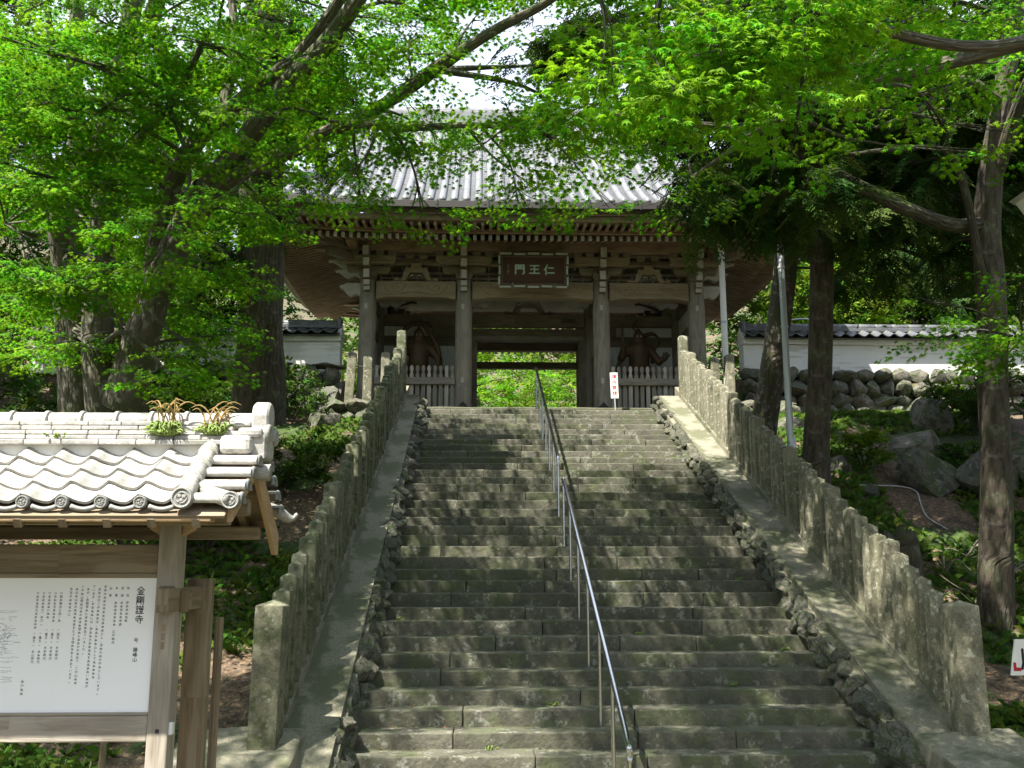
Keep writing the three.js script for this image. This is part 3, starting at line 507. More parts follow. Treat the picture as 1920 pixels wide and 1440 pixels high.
  for (let i = -25; i <= 25; i++) { const x = i * .268, s1 = Math.abs(x) < GB ? .985 : (HX - Math.abs(x)) / EZ; if (s1 < .03) continue; const pts = []; for (let k = 0; k <= 8; k++) { const s = s1 * k / 8; pts.push([GX + x, yTop(s) + .035 + lifted(x, s), RZ + EZ * (1 - s) + .03 * (k === 0)]); } part(G, 'round_tile_row', tube(pts, [.082], { seg: 14, rad: 9, caps: true, uw: .5 }), M.roofTile); }
  for (const sx of [-1, 1]) { // hip ridges, verges, gable walls
    for (const sz of [-1, 1]) { const pts = []; for (let k = 0; k <= 6; k++) { const s = sB * k / 6; pts.push([GX + sx * (HX - EZ * s), yTop(s) + .12 + .26 * (1 - s) * (1 - s), RZ + sz * EZ * (1 - s)]); } part(G, 'hip_ridge', tube(pts, [.15], { seg: 12, rad: 8, caps: true }), M.roofTile); const vp = []; for (let k = 0; k <= 6; k++) { const s = mixf(sB, 1, k / 6); vp.push([GX + sx * GB, yTop(s) + .1, RZ + sz * EZ * (1 - s)]); } part(G, 'verge_ridge', tube(vp, [.13], { seg: 12, rad: 8, caps: true }), M.roofTile); }
    const gp = [[-EZ * (1 - sB), 0]]; for (let k = 0; k <= 6; k++) { const s = mixf(sB, 1, k / 6); gp.push([-EZ * (1 - s), yTop(s) - yTop(sB)]); } for (let k = 5; k >= 0; k--) { const s = mixf(sB, 1, k / 6); gp.push([EZ * (1 - s), yTop(s) - yTop(sB)]); } 
    const gg = extrude(gp, .1, 0); gg.rotateY(Math.PI / 2); gg.translate(GX + sx * (GB - .35), yTop(sB) - .02, RZ); part(G, 'gable_wall', boxUV(gg), M.gate);
  }
  part(G, 'main_ridge', merge([box(2 * GB + .2, .5, .34, GX, yTop(1) + .2, RZ, .03), tube([[GX - GB - .15, yTop(1) + .48, RZ], [GX + GB + .15, yTop(1) + .48, RZ]], [.12], { seg: 2, rad: 8, caps: true })]), M.roofTile);
  for (const sx of [-1, 1]) { const pts = []; for (let i = 0; i <= 12; i++) { const a = Math.PI * i / 12; pts.push([-.32 * Math.cos(a), .75 * Math.sin(a)]); } const g = extrude(pts, .16, .02); g.rotateY(Math.PI / 2); g.translate(GX + sx * (GB + .2), yTop(1) - .05, RZ); part(G, 'ridge_end_tile', boxUV(g), M.darkTile); }
  // picket fences in front of the niches
  const pk = []; { const w = .047; const half = [[w, 0], [w, .93], [.03, .965], [.027, 1.0], [.043, 1.06], [.046, 1.1], [.03, 1.145], [0, 1.165]]; const pts = [...half.map((p) => [p[0], p[1]]), ...half.slice(0, -1).reverse().map((p) => [-p[0], p[1]])]; pk.push(extrude(pts, .05, .006, 1)); }
  for (const [a, b] of [[0, 1], [2, 3]]) {
    const x0 = CX[a] + .2, x1 = CX[b] - .2, nP = 14; const f = new THREE.Group(); f.name = 'picket_fence'; f.position.set((x0 + x1) / 2 - G.position.x, FLOOR - G.position.y, CZ[0] - G.position.z); G.add(f);
    for (let i = 0; i < nP; i++) { const x = mixf(x0 + .06, x1 - .06, i / (nP - 1)); piece(f, 'picket', pk[0], i % 3 ? M.column : M.pale, [x, FLOOR + .0, CZ[0] + .02]); }
    part(f, 'fence_rail', box(x1 - x0, .17, .06, (x0 + x1) / 2, FLOOR + .77, CZ[0] + .075, .01), M.column); part(f, 'fence_rail', box(x1 - x0, .12, .06, (x0 + x1) / 2, FLOOR + .08, CZ[0] + .075, .01), M.column);
  }
}
// ---------------------------------------------------------------- lettering drawn stroke by stroke (0..10 grid, y down)
const KJ = {
  仁: '3,0 2,3 .5,5;2,3.5 2,10;4.5,3 9,3;4,8.5 9.5,8.5', 王: '1,1 9,1;1.5,5 8.5,5;.5,9.3 9.5,9.3;5,1 5,9.3', 門: '1,.5 1,10;1,.5 4.3,.5 4.3,4.5 1,4.5;1,2.5 4.3,2.5;5.8,.5 9,.5 9,9.5 8,10;5.8,.5 5.8,4.5 9,4.5;5.8,2.5 9,2.5',
  境: '2,0 2,8;.3,3 3.7,3;.3,8.5 3.8,7.5;6.7,0 6.7,1.4;4.5,1.5 9.5,1.5;5.5,2 6,3;8.5,2 8,3;4.2,3.3 9.8,3.3;5,4.5 9,4.5 9,7.2 5,7.2 5,4.5;5,5.8 9,5.8;6.2,7.2 5.8,9 4.2,10;7.7,7.2 7.7,9.5 9.8,9.5', 内: '1.2,10 1.2,2.5 8.8,2.5 8.8,9.5 8,10;5,0 5,4 2.5,8;5,4 7.5,7.5', 禁: '2.7,0 2.7,4.5;.5,1.5 4.6,1.5;2.7,1.7 .5,4;2.7,1.7 4.5,3.5;7.3,0 7.3,4.5;5.2,1.5 9.6,1.5;7.3,1.7 5.3,4;7.3,1.7 9.5,4;2.5,5.3 7.5,5.3;.5,6.8 9.5,6.8;5,6.8 5,9.8;2.8,7.8 1.2,9.5;7.2,7.8 8.8,9.5', 煙: '1.8,0 1.8,5 .3,10;.4,2.5 .8,4.5;3.4,2.2 2.6,4.2;1.9,5.5 3.4,9;4.3,1 9.7,1;5,2.5 9,2.5 9,5 5,5 5,2.5;6.3,1 6.3,5;7.7,1 7.7,5;7,5 7,9.5;4.8,7 9.3,7;4,9.6 9.9,9.6',
  金: '5,0 .5,4;5,0 9.5,4;2.5,4 7.5,4;1.5,6.2 8.5,6.2;5,4 5,9.4;2.8,7.2 3.6,8.8;7.3,7.2 6.4,8.8;.8,9.5 9.2,9.5', 剛: '.8,.5 .8,10;.8,.5 6,.5 6,9.6;2.3,1.5 2.8,3;4.7,1.5 4.2,3;1.8,3.5 5.2,3.5;3.4,3.5 3.4,7.5;2,5 2,7.5 5,7.5 5,5;7.5,1 7.5,7;9.2,0 9.2,9.5 8.3,10', 證: '1.5,0 2.2,1;.3,1.8 3.5,1.8;.8,3.5 3,3.5;.8,5.2 3,5.2;.8,7 3,7 3,9.6 .8,9.6 .8,7;4.5,1 6.2,1 4.3,4;8,0 9.5,2;9,.5 7,3.2 9.8,4.4;5.3,4 8.5,4;5.3,5 8.5,5 8.5,7 5.3,7 5.3,5;5.8,7.5 6.2,9;8,7.5 7.6,9;4.2,9.6 9.8,9.6', 寺: '5,0 5,4;1.5,1.8 8.5,1.8;.5,4 9.5,4;.5,6 9.5,6;7,4.8 7,9.5 6,10;2.8,7.2 4,8.6', 号: '2.2,.5 7.8,.5 7.8,3.2 2.2,3.2 2.2,.5;.5,4.8 9.5,4.8;3,4.8 2.6,6.6 8,6.6 7.5,9.8 6.2,9.4', 勝: '.8,.5 .8,7 .2,10;.8,.5 3.2,.5 3.2,9.8;.8,3.3 3.2,3.3;.8,6 3.2,6;5.2,.5 5.8,2;8.6,.3 7.8,2;4.5,2.5 9.5,2.5;4,4.5 9.8,4.5;6.8,.2 6.5,4.5 4.2,7;7.2,4.5 9.8,6.6;5,7 8.6,7 8.2,9.8 7.3,9.6;6.6,5.8 5.8,8.5 4.3,10', 峰: '2,1 2,7.5;.4,3 .4,7.5 3.6,7.5 3.6,3;6.3,0 4.4,2.6;5.8,1.4 8.6,1.4 4.3,4.6;5.8,2.4 9.8,4.6;4.8,5.6 9.2,5.6;4.8,7.1 9.2,7.1;4.3,8.6 9.8,8.6;7,4.8 7,10', 山: '5,0 5,9.3;1,3.5 1,9.3 9,9.3 9,3.5', 順: '.8,.8 .8,7 .2,10;2.2,1 2.2,8;3.6,.5 3.6,10;4.6,.7 9.8,.7;7.2,.7 6.6,2.2;5.3,2.2 9.2,2.2 9.2,7.6 5.3,7.6 5.3,2.2;5.3,4 9.2,4;5.3,5.8 9.2,5.8;6.4,7.8 4.8,10;8,7.8 9.8,10',
  本: '.5,2.5 9.5,2.5;5,0 5,10;5,2.7 1,7.5;5,2.7 9,7.5;3,7.5 7,7.5', 所: '.5,.8 4.8,.8;1,2.5 4.3,2.5 4.3,5 1,5;1,2.5 .9,7 .2,10;9.3,.5 6,1.5 6,6 5,10;6,4 9.8,4;8.2,4 8.2,10', 在: '.5,2 9.5,2;4.2,0 .5,6;2.4,4.5 2.4,10;4.5,5 9,5;6.7,3.3 6.7,9.2;3.8,9.2 9.6,9.2', 宗: '5,0 5,1.2;.8,3 .8,1.5 9.2,1.5 9.2,3;2.8,3.6 7.2,3.6;1,5.4 9,5.4;5,5.4 5,10;2.8,6.8 1,9.2;7.2,6.8 9,9.2', 派: '.8,.8 2,2;.4,3.8 1.8,5;.5,9.8 2.2,6.4;9,.3 4,1.4 3.8,6 2.8,10;5.3,2.6 5.3,9 6.8,8;9,2 6.6,3.2;6.8,3 9.8,9.6;9.4,4.6 7.6,6', 尊: '3,0 3.7,1.2;7,0 6.3,1.2;.6,1.5 9.4,1.5;1.6,2.6 8.4,2.6 8.4,5.6 1.6,5.6 1.6,2.6;4,2.6 3.4,4.2;6,2.6 6,4.2 8,4.2;.5,7.2 9.5,7.2;6.8,6 6.8,9.6 5.6,10;3,8 4,9.2', 沿: '.8,.8 2,2;.4,3.8 1.8,5;.5,9.8 2.2,6.4;5,.5 3.4,4;7.5,.3 9.6,4;4.2,5.4 8.8,5.4 8.8,9.5 4.2,9.5 4.2,5.4', 革: '.8,1 9.2,1;3.2,0 3.2,2.8 6.8,2.8 6.8,0;1.6,4 8.4,4 8.4,6.2 1.6,6.2 1.6,4;5,2.8 5,10;.5,7.8 9.5,7.8', 伊: '3,0 .6,4.5;2,2.8 2,10;4,1 8.6,1 8.6,7 4,7;3.6,4 9.8,4;6.4,1 6,7 3.8,10', 市: '5,0 5,2;.6,2 9.4,2;1.6,8.6 1.6,4 8.4,4 8.4,8.4 7.4,8.6;5,2 5,10', 町: '.6,1 5,1 5,8 .6,8 .6,1;.6,4.5 5,4.5;2.8,1 2.8,8;5.6,1.6 9.8,1.6;7.8,1.6 7.8,9.4 6.6,10', 平: '1,1 9,1;2.6,2.2 3.4,4.2;7.4,2.2 6.6,4.2;.4,5.4 9.6,5.4;5,1 5,10', 安: '5,0 5,1.2;.8,3.4 .8,1.6 9.2,1.6 9.2,3.4;4.6,2.6 2.6,7 8,9.8;7,4.6 5.6,7.6 1.2,9.8;.5,5.2 9.5,5.2', 時: '.6,1.4 3.2,1.4 3.2,8 .6,8 .6,1.4;.6,4.6 3.2,4.6;6.8,0 6.8,3.4;4.6,1.6 9.2,1.6;4,3.4 9.8,3.4;4,5.4 9.8,5.4;8,4.2 8,9.6 6.8,10;5,6.6 6,8', 代: '3,0 .4,5;2,3 2,10;3.6,3.4 9.6,2.6;5.8,0 6.6,6 9,10 9.6,7.6;8,.4 9,1.6', 江: '.8,.8 2.2,2;.4,4 1.8,5.2;.5,9.6 2.4,6.4;4,1.6 9.4,1.6;6.7,1.6 6.7,9;3.4,9 9.8,9', 戸: '1.2,.8 9,.8;2,2.8 8.4,2.8 8.4,5.6 2,5.6;2,2.8 1.9,6.6 .6,10', 大: '.6,3.4 9.4,3.4;5,0 4.6,5 .6,10;5,4.4 9.4,10', 中: '1,2 9,2 9,6.4 1,6.4 1,2;5,0 5,10', 信: '3,0 .4,4.6;2,2.8 2,10;6,0 7,1;3.8,1.8 9.8,1.8;4.6,3.4 9,3.4;4.6,5 9,5;4.6,6.6 9,6.6 9,9.6 4.6,9.6 4.6,6.6', 国: '.8,.6 9.2,.6 9.2,9.8 .8,9.8 .8,.6;2.6,2.6 7.4,2.6;3,5 7,5;2.4,7.8 7.6,7.8;5,2.6 5,7.8;6.2,6 7,7', 宝: '5,0 5,1.2;.8,3 .8,1.5 9.2,1.5 9.2,3;2.2,4 7.8,4;2.8,6.4 7.2,6.4;1,9.4 9,9.4;5,4 5,9.4;6.6,7.4 7.4,8.6', 重: '8,.3 2,1;.6,2.2 9.4,2.2;1.8,3.4 8.2,3.4 8.2,6.4 1.8,6.4 1.8,3.4;1.8,4.9 8.2,4.9;5,.6 5,9.6;1.4,7.8 8.6,7.8;.4,9.6 9.6,9.6', 文: '5,0 5,2;.6,2 9.4,2;7,2 5.4,6.4 .6,10;3,2.6 5,6.8 9.4,10', の: '5.4,2 4.4,6.4 2.6,8.4 1.2,6.4 2.2,3.4 5.2,1.6 8.4,3 9,6 6.4,9.2', は: '1.4,1 1,5 1.6,9.4;3.8,3 9.4,3;7,1 7,7.6 5.6,9.2 4,8.2 5.4,7 9.4,9', し: '3,.8 2.8,7.6 4.4,9.4 8.4,7', て: '1,1.8 8.8,1.2 5,4 4.6,7.2 7.4,9.4', い: '1.6,1.6 2,7.4 3.6,7;8,2.4 9,6', ま: '1.4,2 8.6,2;1.8,4.4 8.2,4.4;5.2,.4 5.2,7.6 3.8,9.2 2,8 4,7 8.6,9.2', す: '.8,2.4 9.2,2.4;5.6,.4 5.6,5.4 4,6.4 3.4,5 5.6,4.6 5.8,7 3.4,10', と: '3,1 4.4,5;8.4,3 3.2,5.4 2.4,8 4.6,9.2 8.8,8.8', か: '1,3.2 6.6,2.8 6,8.6 4.6,8;3.6,.6 1,9.4;7.8,2.4 9.4,5.4', た: '.8,2.4 5.8,2.2;3.4,.4 1,9.2;5.4,5 9,4.8;5.2,7.8 6.6,9.2 9.4,9', に: '1.6,1.2 1.2,5 1.8,9.4;4.4,3 8.6,2.6;4.2,7.2 5.4,8.8 9.2,8.4', こ: '2.2,2 8,2 6.4,3.4;2,6.6 3,8.6 8.6,8.6', を: '1.4,1.8 8.2,1.8;5,.2 1.6,6;2.6,5 5,4.6 5.2,7;8.8,4 3.4,7 3.6,9 8,9.4', る: '2,1.2 7.8,1.2 1.6,6.4 6,4.6 9,7 6.2,9.6 4,8.6 5.6,7.6', 一: '.6,5 9.4,5', 木: '.5,2.8 9.5,2.8;5,0 5,10;5,3 .8,8.4;5,3 9.2,8.4', 経: '2.6,0 .8,2.4 3,3;3.8,1.6 .6,5.4 4,5;2.3,5 2.3,10;.8,6.6 .4,9;3.6,6.4 4.2,8;5,1 9,1 5,5;5.6,1.8 9.6,5;7.4,5 7.4,9.4;5.2,7 9.4,7;4.6,9.4 9.9,9.4', 出: '5,0 5,9.2;1.6,1 1.6,4.4 8.4,4.4 8.4,1;.8,5.6 .8,9.2 9.2,9.2 9.2,5.6', 土: '1.6,3.6 8.4,3.6;5,.4 5,9;.6,9 9.4,9', 品: '2.6,.6 7.4,.6 7.4,4 2.6,4 2.6,.6;.6,5.6 4.4,5.6 4.4,9.6 .6,9.6 .6,5.6;5.6,5.6 9.4,5.6 9.4,9.6 5.6,9.6 5.6,5.6', 八: '3.6,2 .6,9.6;6,1 9.6,9.6', 刀: '1,1.4 8.8,1.4 8,9.4 6.6,9;5,1.4 .8,9.8', 九: '1,3.2 7,3.2 6.8,9.2 9.4,9.2 9.6,7;4,.4 3.8,5 .6,9.8', 色: '4,0 1,3;3.4,1 7,1 5.4,3;1.6,3 8.4,3 8.4,6 1.6,6;1.6,3 1.6,9.4 9.4,9.4 9.4,7.6;5,3 5,6', '○': '5,1.6 7.4,2.6 8.4,5 7.4,7.4 5,8.4 2.6,7.4 1.6,5 2.6,2.6 5,1.6', '(': '2,3 3,1.4 5,1 7,1.4 8,3', ')': '2,7 3,8.6 5,9 7,8.6 8,7', '。': '2,7.4 4,7.4 4,9.4 2,9.4 2,7.4', '、': '2,7 4,9.4',
};
function drawKanji(c, ch, x, y, s, w) {                 // top-left corner x, y; size s; stroke width w
  let d = KJ[ch]; if (ch === ' ') return;
  c.lineWidth = w; c.lineCap = 'round'; c.lineJoin = 'round';
  if (!d) { const q = rng(ch.charCodeAt(0)); d = []; const v = 2.2 + 2 * q(); d.push(`.8,${v} 9.2,${v}`, `${3 + 4 * q()},.4 ${3 + 4 * q()},9.6`, `1.4,${5 + q()} 8.6,${5 + q()}`, `4,${6 * q() + 2} .8,9.4`, `6,5.6 9.4,9.4`, `2,${7 + q()} 8,${7 + q()}`); d = d.join(';'); }
  for (const st of d.split(';')) { c.beginPath(); st.trim().split(/\s+/).forEach((p, i) => { const [a, b] = p.split(',').map(Number); i ? c.lineTo(x + a / 10 * s, y + b / 10 * s) : c.moveTo(x + a / 10 * s, y + b / 10 * s); }); c.stroke(); }
}
function canvasTex(w, h, fn) { const cv = document.createElement('canvas'); cv.width = w; cv.height = h; const c = cv.getContext('2d'); fn(c, w, h); const t = new THREE.CanvasTexture(cv); t.colorSpace = THREE.SRGBColorSpace; return t; }
function column(c, text, x, y, s, gap, w) { let yy = y; for (const ch of text) { drawKanji(c, ch, x, yy, s, w); yy += s * gap; } }

// ---------------------------------------------------------------- name plaque under the eave
{
  const px = -.09, py = 8.77, pz = -12.98, W = 1.68, H = .84, tilt = .13;
  const g = thing('name_plaque', 'carved wooden name plaque with pale green characters hung under the gate eave', 'plaque', [px, py, pz]); g.rotation.x = tilt;
  const add = (n, geo, m) => { const o = shade(new THREE.Mesh(geo, m)); o.name = n; g.add(o); return o; };
  const t = canvasTex(1024, 512, (c, w, h) => { c.fillStyle = '#4c3526'; c.fillRect(0, 0, w, h); const q = rng(5); for (let i = 0; i < 900; i++) { c.fillStyle = q() > .5 ? 'rgba(120,80,55,.18)' : 'rgba(35,20,12,.2)'; c.fillRect(q() * w, q() * h, 30 + q() * 160, 1 + q() * 2); } c.strokeStyle = '#a9c3ad'; [...'門王仁'].forEach((ch, i) => drawKanji(c, ch, 205 + i * 240, 150 + (i === 2 ? 6 : 0), 170, 25)); c.strokeStyle = '#8ea491'; column(c, '江戸山本重文', 90, 150, 20, 1.5, 3); });
  add('board', new THREE.BoxGeometry(W - .16, H - .16, .04), M.plaque);
  const f = new THREE.PlaneGeometry(W - .18, H - .18); f.translate(0, 0, .024); add('lettering', f, mat({ map: t, roughness: .8 }));
  for (const [w, h, x, y] of [[W - .1, .06, 0, H / 2 - .08], [W - .1, .06, 0, -H / 2 + .08], [.06, H - .22, W / 2 - .08, 0], [.06, H - .22, -W / 2 + .08, 0]]) add('frame', box(w, h, .09, x, y, .03, .012), M.plaque);
  const bd = mat({ color: rgb(.38, .43, .36), roughness: .8 }); const q = rng(9);
  for (const s of [-1, 1]) { for (let i = 0; i < 5; i++) { const x = -W / 2 + .17 + i * (W - .34) / 4; add('border_piece', box((W - .34) / 4 - .05, .05, .06, x, s * (H / 2 - .02 - .012 * (i % 2)), .05 + .01 * q(), .01), bd); } for (let i = 0; i < 3; i++) add('border_piece', box(.05, (H - .1) / 3 - .04, .06, s * (W / 2 - .02 - .012 * (i % 2)), (i - 1) * (H - .08) / 3, .05, .01), bd); }
  for (const s of [-1, 1]) { const k = rockGeo(90 + s, 2, 4, .02); k.scale(.05, .085, .045); k.translate(s * .5, -H / 2 + .04, .09); add('carved_boss', k, M.gate); }
}
// ---------------------------------------------------------------- guardian statues in the niches
function sdBody(caps, cell, lo, hi) {                    // smooth union of tapered capsules, meshed
  const size = Math.max(hi[0] - lo[0], hi[1] - lo[1], hi[2] - lo[2]), n = Math.min(96, Math.ceil(size / cell)); const mc = new MarchingCubes(n, new THREE.MeshBasicMaterial(), false, false, 200000); mc.isolation = 0;
  const half = size / 2, c = [(lo[0] + hi[0]) / 2, (lo[1] + hi[1]) / 2, (lo[2] + hi[2]) / 2];
  for (let k = 0; k < n; k++) for (let j = 0; j < n; j++) for (let i = 0; i < n; i++) {
    const x = c[0] + (i - n / 2) / (n / 2) * half, y = c[1] + (j - n / 2) / (n / 2) * half, z = c[2] + (k - n / 2) / (n / 2) * half; let d = 9;
    for (const [a, b, ra, rb, kk] of caps) { const bx = b[0] - a[0], by = b[1] - a[1], bz = b[2] - a[2], L = bx * bx + by * by + bz * bz || 1e-9; const t = clamp(((x - a[0]) * bx + (y - a[1]) * by + (z - a[2]) * bz) / L); const e = Math.hypot(x - a[0] - bx * t, y - a[1] - by * t, z - a[2] - bz * t) - mixf(ra, rb, t), q = kk || .06, h = clamp(.5 + .5 * (d - e) / q); d = mixf(d, e, h) - q * h * (1 - h); }
    mc.field[i + j * n + k * n * n] = -d;
  }
  mc.update(); const cnt = mc.count, P = new Float32Array(cnt * 3), N = new Float32Array(cnt * 3);
  for (let i = 0; i < cnt; i++) for (let q = 0; q < 3; q++) { P[i * 3 + q] = mc.positionArray[i * 3 + q] * half + c[q]; N[i * 3 + q] = mc.normalArray[i * 3 + q]; }
  let g = new THREE.BufferGeometry(); g.setAttribute('position', new THREE.BufferAttribute(P, 3)); g = mergeVertices(g, 1e-4); g.computeVertexNormals(); return g;
}
function guardian(x, label, kind) {
  const y0 = 5.75, z = -14.95, t = thing('guardian_statue', label, 'statue', [x, 5.4, z]); const s = kind;
  const c = [[[-.14, 0, .02], [-.16, .5, .06], .10, .12], [[-.16, .5, .06], [-.13, .95, 0], .12, .17], [[.22, 0, .08], [.2, .5, .1], .10, .12], [[.2, .5, .1], [.13, .95, 0], .12, .17], [[-.14, .02, .02], [-.18, .02, .2], .08, .06], [[.22, .02, .08], [.26, .02, .26], .08, .06],
    [[0, .92, 0], [0, 1.15, .03], .24, .22, .1], [[0, 1.15, .03], [0, 1.5, 0], .24, .27, .1], [[-.22, 1.52, 0], [.22, 1.52, 0], .14, .14, .08], [[0, 1.6, .0], [0, 1.74, .03], .09, .09], [[0, 1.78, .03], [0, 1.9, .02], .135, .13], [[0, 1.98, .0], [0, 2.06, -.02], .08, .05], [[0, 1.8, .14], [0, 1.83, .17], .03, .025, .02], [[-.13, 1.82, .02], [-.15, 1.78, .02], .03, .03, .02], [[.13, 1.82, .02], [.15, 1.78, .02], .03, .03, .02]];
  const arm = (sx, e, h) => { c.push([[sx * .3, 1.52, 0], e, .11, .085], [e, h, .085, .06]); return h; };
  const hand = (h, dirs) => { for (const d of dirs) c.push([h, [h[0] + d[0], h[1] + d[1], h[2] + .02], .035, .02, .02]); };
  if (s < 0) { const a = arm(-1, [-.5, 1.3, .05], [-.52, 1.62, .16]); hand(a, [[-.05, .1], [0, .12], [.05, .11], [.09, .06], [-.09, .02]]); const b = arm(1, [.5, 1.25, .08], [.52, .95, .2]); hand(b, [[.03, -.12], [-.03, -.12], [.08, -.1], [-.07, -.08], [-.1, 0]]); }
  else { const a = arm(-1, [-.46, 1.3, .08], [-.42, 1.6, .2]); hand(a, [[0, .08], [.05, .07], [-.05, .06]]); const b = arm(1, [.5, 1.2, .1], [.66, 1.28, .2]); hand(b, [[-.06, .14], [0, .16], [.06, .14], [.11, .09], [-.1, .05]]); }
  const g = sdBody(c, .028, [-.85, -.1, -.6], [.85, 2.15, .6]); g.translate(x, y0, z); part(t, 'body', g, M.statue);
  for (const e of [-1, 1]) { const q = new THREE.SphereGeometry(.022, 8, 6); q.translate(x + e * .05, y0 + 1.86, z + .15); part(t, 'eye', q, M.pale); }
  const sc = s < 0 ? [[-.5, 1.15, .1], [-.56, 1.6, 0], [-.45, 1.95, -.1], [-.2, 2.2, -.12], [.1, 2.18, -.12], [.3, 1.9, -.1], [.48, 1.55, 0], [.55, 1.1, .05], [.62, .8, .1], [.58, .55, .1]] : [[-.6, .75, .1], [-.5, 1.2, .05], [-.3, 1.55, -.1], [.2, 1.95, -.15], [.45, 1.98, -.15], [.55, 1.8, -.12], [.42, 1.6, -.08], [.35, 1.2, 0]];
  const sg = tube(sc, [.05, .07, .06, .05], { seg: 40, rad: 8 }); sg.translate(x, y0, z); part(t, 'scarf', sg, M.statue);
  const tip = s < 0 ? [[.02, 2.32, -.1], [.1, 2.24, -.1], [.22, 2.22, -.1], [.28, 2.1, -.1]] : [[-.06, 2.05, -.05], [-.14, 2.15, -.06], [-.06, 2.25, -.06], [-.02, 2.35, -.06]]; const tg = tube(tip, [.015, .025, .02], { seg: 14, rad: 6 }); tg.translate(x, y0, z); part(t, 'ribbon_tip', tg, M.statue);
  if (s > 0) { const vg = merge([tube([[-.45, 1.45, .2], [-.44, 2.1, .18]], [.035, .03], { seg: 4, rad: 8, caps: true }), new THREE.SphereGeometry(.055, 10, 8).translate(-.44, 2.13, .18)]); vg.translate(x, y0, z); part(t, 'club', vg, M.statue); }
  const pg = rockGeo(95, 3, 10); pg.scale(.55, .22, .38); pg.translate(x, 5.6, z); part(t, 'pedestal', boxUV(pg), M.rock[1]);
}
guardian(-2.92, 'dark brown guardian statue with a looped scarf behind the picket fence', -1);
guardian(2.72, 'dark brown guardian statue holding a club with one hand spread', 1);

// ---------------------------------------------------------------- pantiles
function pantile(w, len, dip = .036, th = .018) {        // wave profile across x, slopes down towards +z, laid flat
  const n = 12, prof = (u) => u < .3 ? dip * .85 * Math.sin(Math.PI * (u / .3 * .5 + .5)) * 1 : -dip * .6 * Math.sin(Math.PI * (u - .3) / .7) + dip * .85 * (u - .3) / .7 * (u > .62 ? step(.62, 1, u) : 0);
  const pos = [], idx = [], row = (z, dy) => { const b = pos.length / 3; for (let i = 0; i <= n; i++) pos.push((i / n) * w, prof(i / n) + dy, z); return b; };
  const a = row(0, 0), b = row(len, .012), c = row(len, .012 - th), d = row(0, -th);
  const q = (r0, r1) => { for (let i = 0; i < n; i++) idx.push(r0 + i, r1 + i, r0 + i + 1, r1 + i, r1 + i + 1, r0 + i + 1); };
  q(a, b); q(b, c); q(c, d);
  idx.push(a, d, b, d, c, b, a + n, b + n, d + n, d + n, b + n, c + n);
  let g = new THREE.BufferGeometry(); g.setAttribute('position', new THREE.Float32BufferAttribute(pos, 3)); g.setIndex(idx); g = toCreasedNormals(g, .7); return boxUV(g);
}
// ---------------------------------------------------------------- white plaster walls with tiled coping
function whiteWall(x0, x1, endX, label) {
  const z = -13.75, y0 = 6.3, y1 = 7.12, t = thing('plaster_wall', label, 'wall', [(x0 + x1) / 2, y0, z]), w = x1 - x0, cx = (x0 + x1) / 2;
  part(t, 'wall_body', box(w, y1 - y0, .42, cx, (y0 + y1) / 2, z, .01), M.plaster);
  part(t, 'cornice', box(w + .04, .13, .56, cx, y1 + .066, z, .02), M.plaster); 
  const e = endX > 0 ? x1 : x0; const gp = [[-.34, 0], [.34, 0], [.3, .08], [0, .34], [-.3, .08]]; const gg = extrude(gp, .1, .01); gg.rotateY(Math.PI / 2); gg.translate(e + endX * -.02, y1 + .12, z); part(t, 'gable_end', boxUV(gg), M.plaster);
  const tl = pantile(.3, .5, .05, .025); const rr = rng(Math.round(w * 10));
  for (const s of [1, -1]) for (let x = x0; x < x1 - .1; x += .3) { if (s < 0 && x > x0 + 60) break; const o = piece(t, 'coping_tile', tl, M.darkTile, [s > 0 ? x : x + .3, y1 + .38 + U(-.004, .004, rr), z + s * .06], [0, s > 0 ? 0 : Math.PI, 0]); o.rotation.order = 'YXZ'; o.rotation.x = .42; }
  part(t, 'coping_bed', (() => { const g = extrude([[-.42, 0], [.42, 0], [0, .26]], w, 0); g.rotateY(Math.PI / 2); g.translate(cx, y1 + .125, z); return boxUV(g); })(), M.darkTile);
  part(t, 'ridge_course', box(w, .1, .2, cx, y1 + .42, z, .01), M.darkTile);
  for (let x = x0; x < x1 - .05; x += .42) { const l = Math.min(.42, x1 - x); part(t, 'ridge_tile', tube([[x + .005, y1 + .5, z], [x + l, y1 + .5, z]], [.085, .078], { seg: 2, rad: 10, caps: true, uw: .5 }), M.darkTile); }
  part(t, 'end_tile', box(.1, .3, .3, e - endX * .05, y1 + .47, z, .04), M.darkTile);
}
whiteWall(5.05, 16, -1, 'long white plaster wall with dark tile coping above the boulders behind the big trunk');
whiteWall(-12, -4.72, 1, 'short white plaster wall with dark tile coping above the shrubs left of the gate');
{ const p = [[6.2, 7.66, -13.75], [6.2, 7.75, -13.75], [6.32, 7.8, -13.75], [6.75, 7.82, -13.75], [6.85, 7.76, -13.75], [6.86, 7.6, -13.75]]; single('metal_hoop', 'thin white metal hoop rising above the tile coping', 'pipe', tube(p, [.02], { seg: 24, rad: 6 }), M.galv, [6.5, 7.6, -13.75]); }
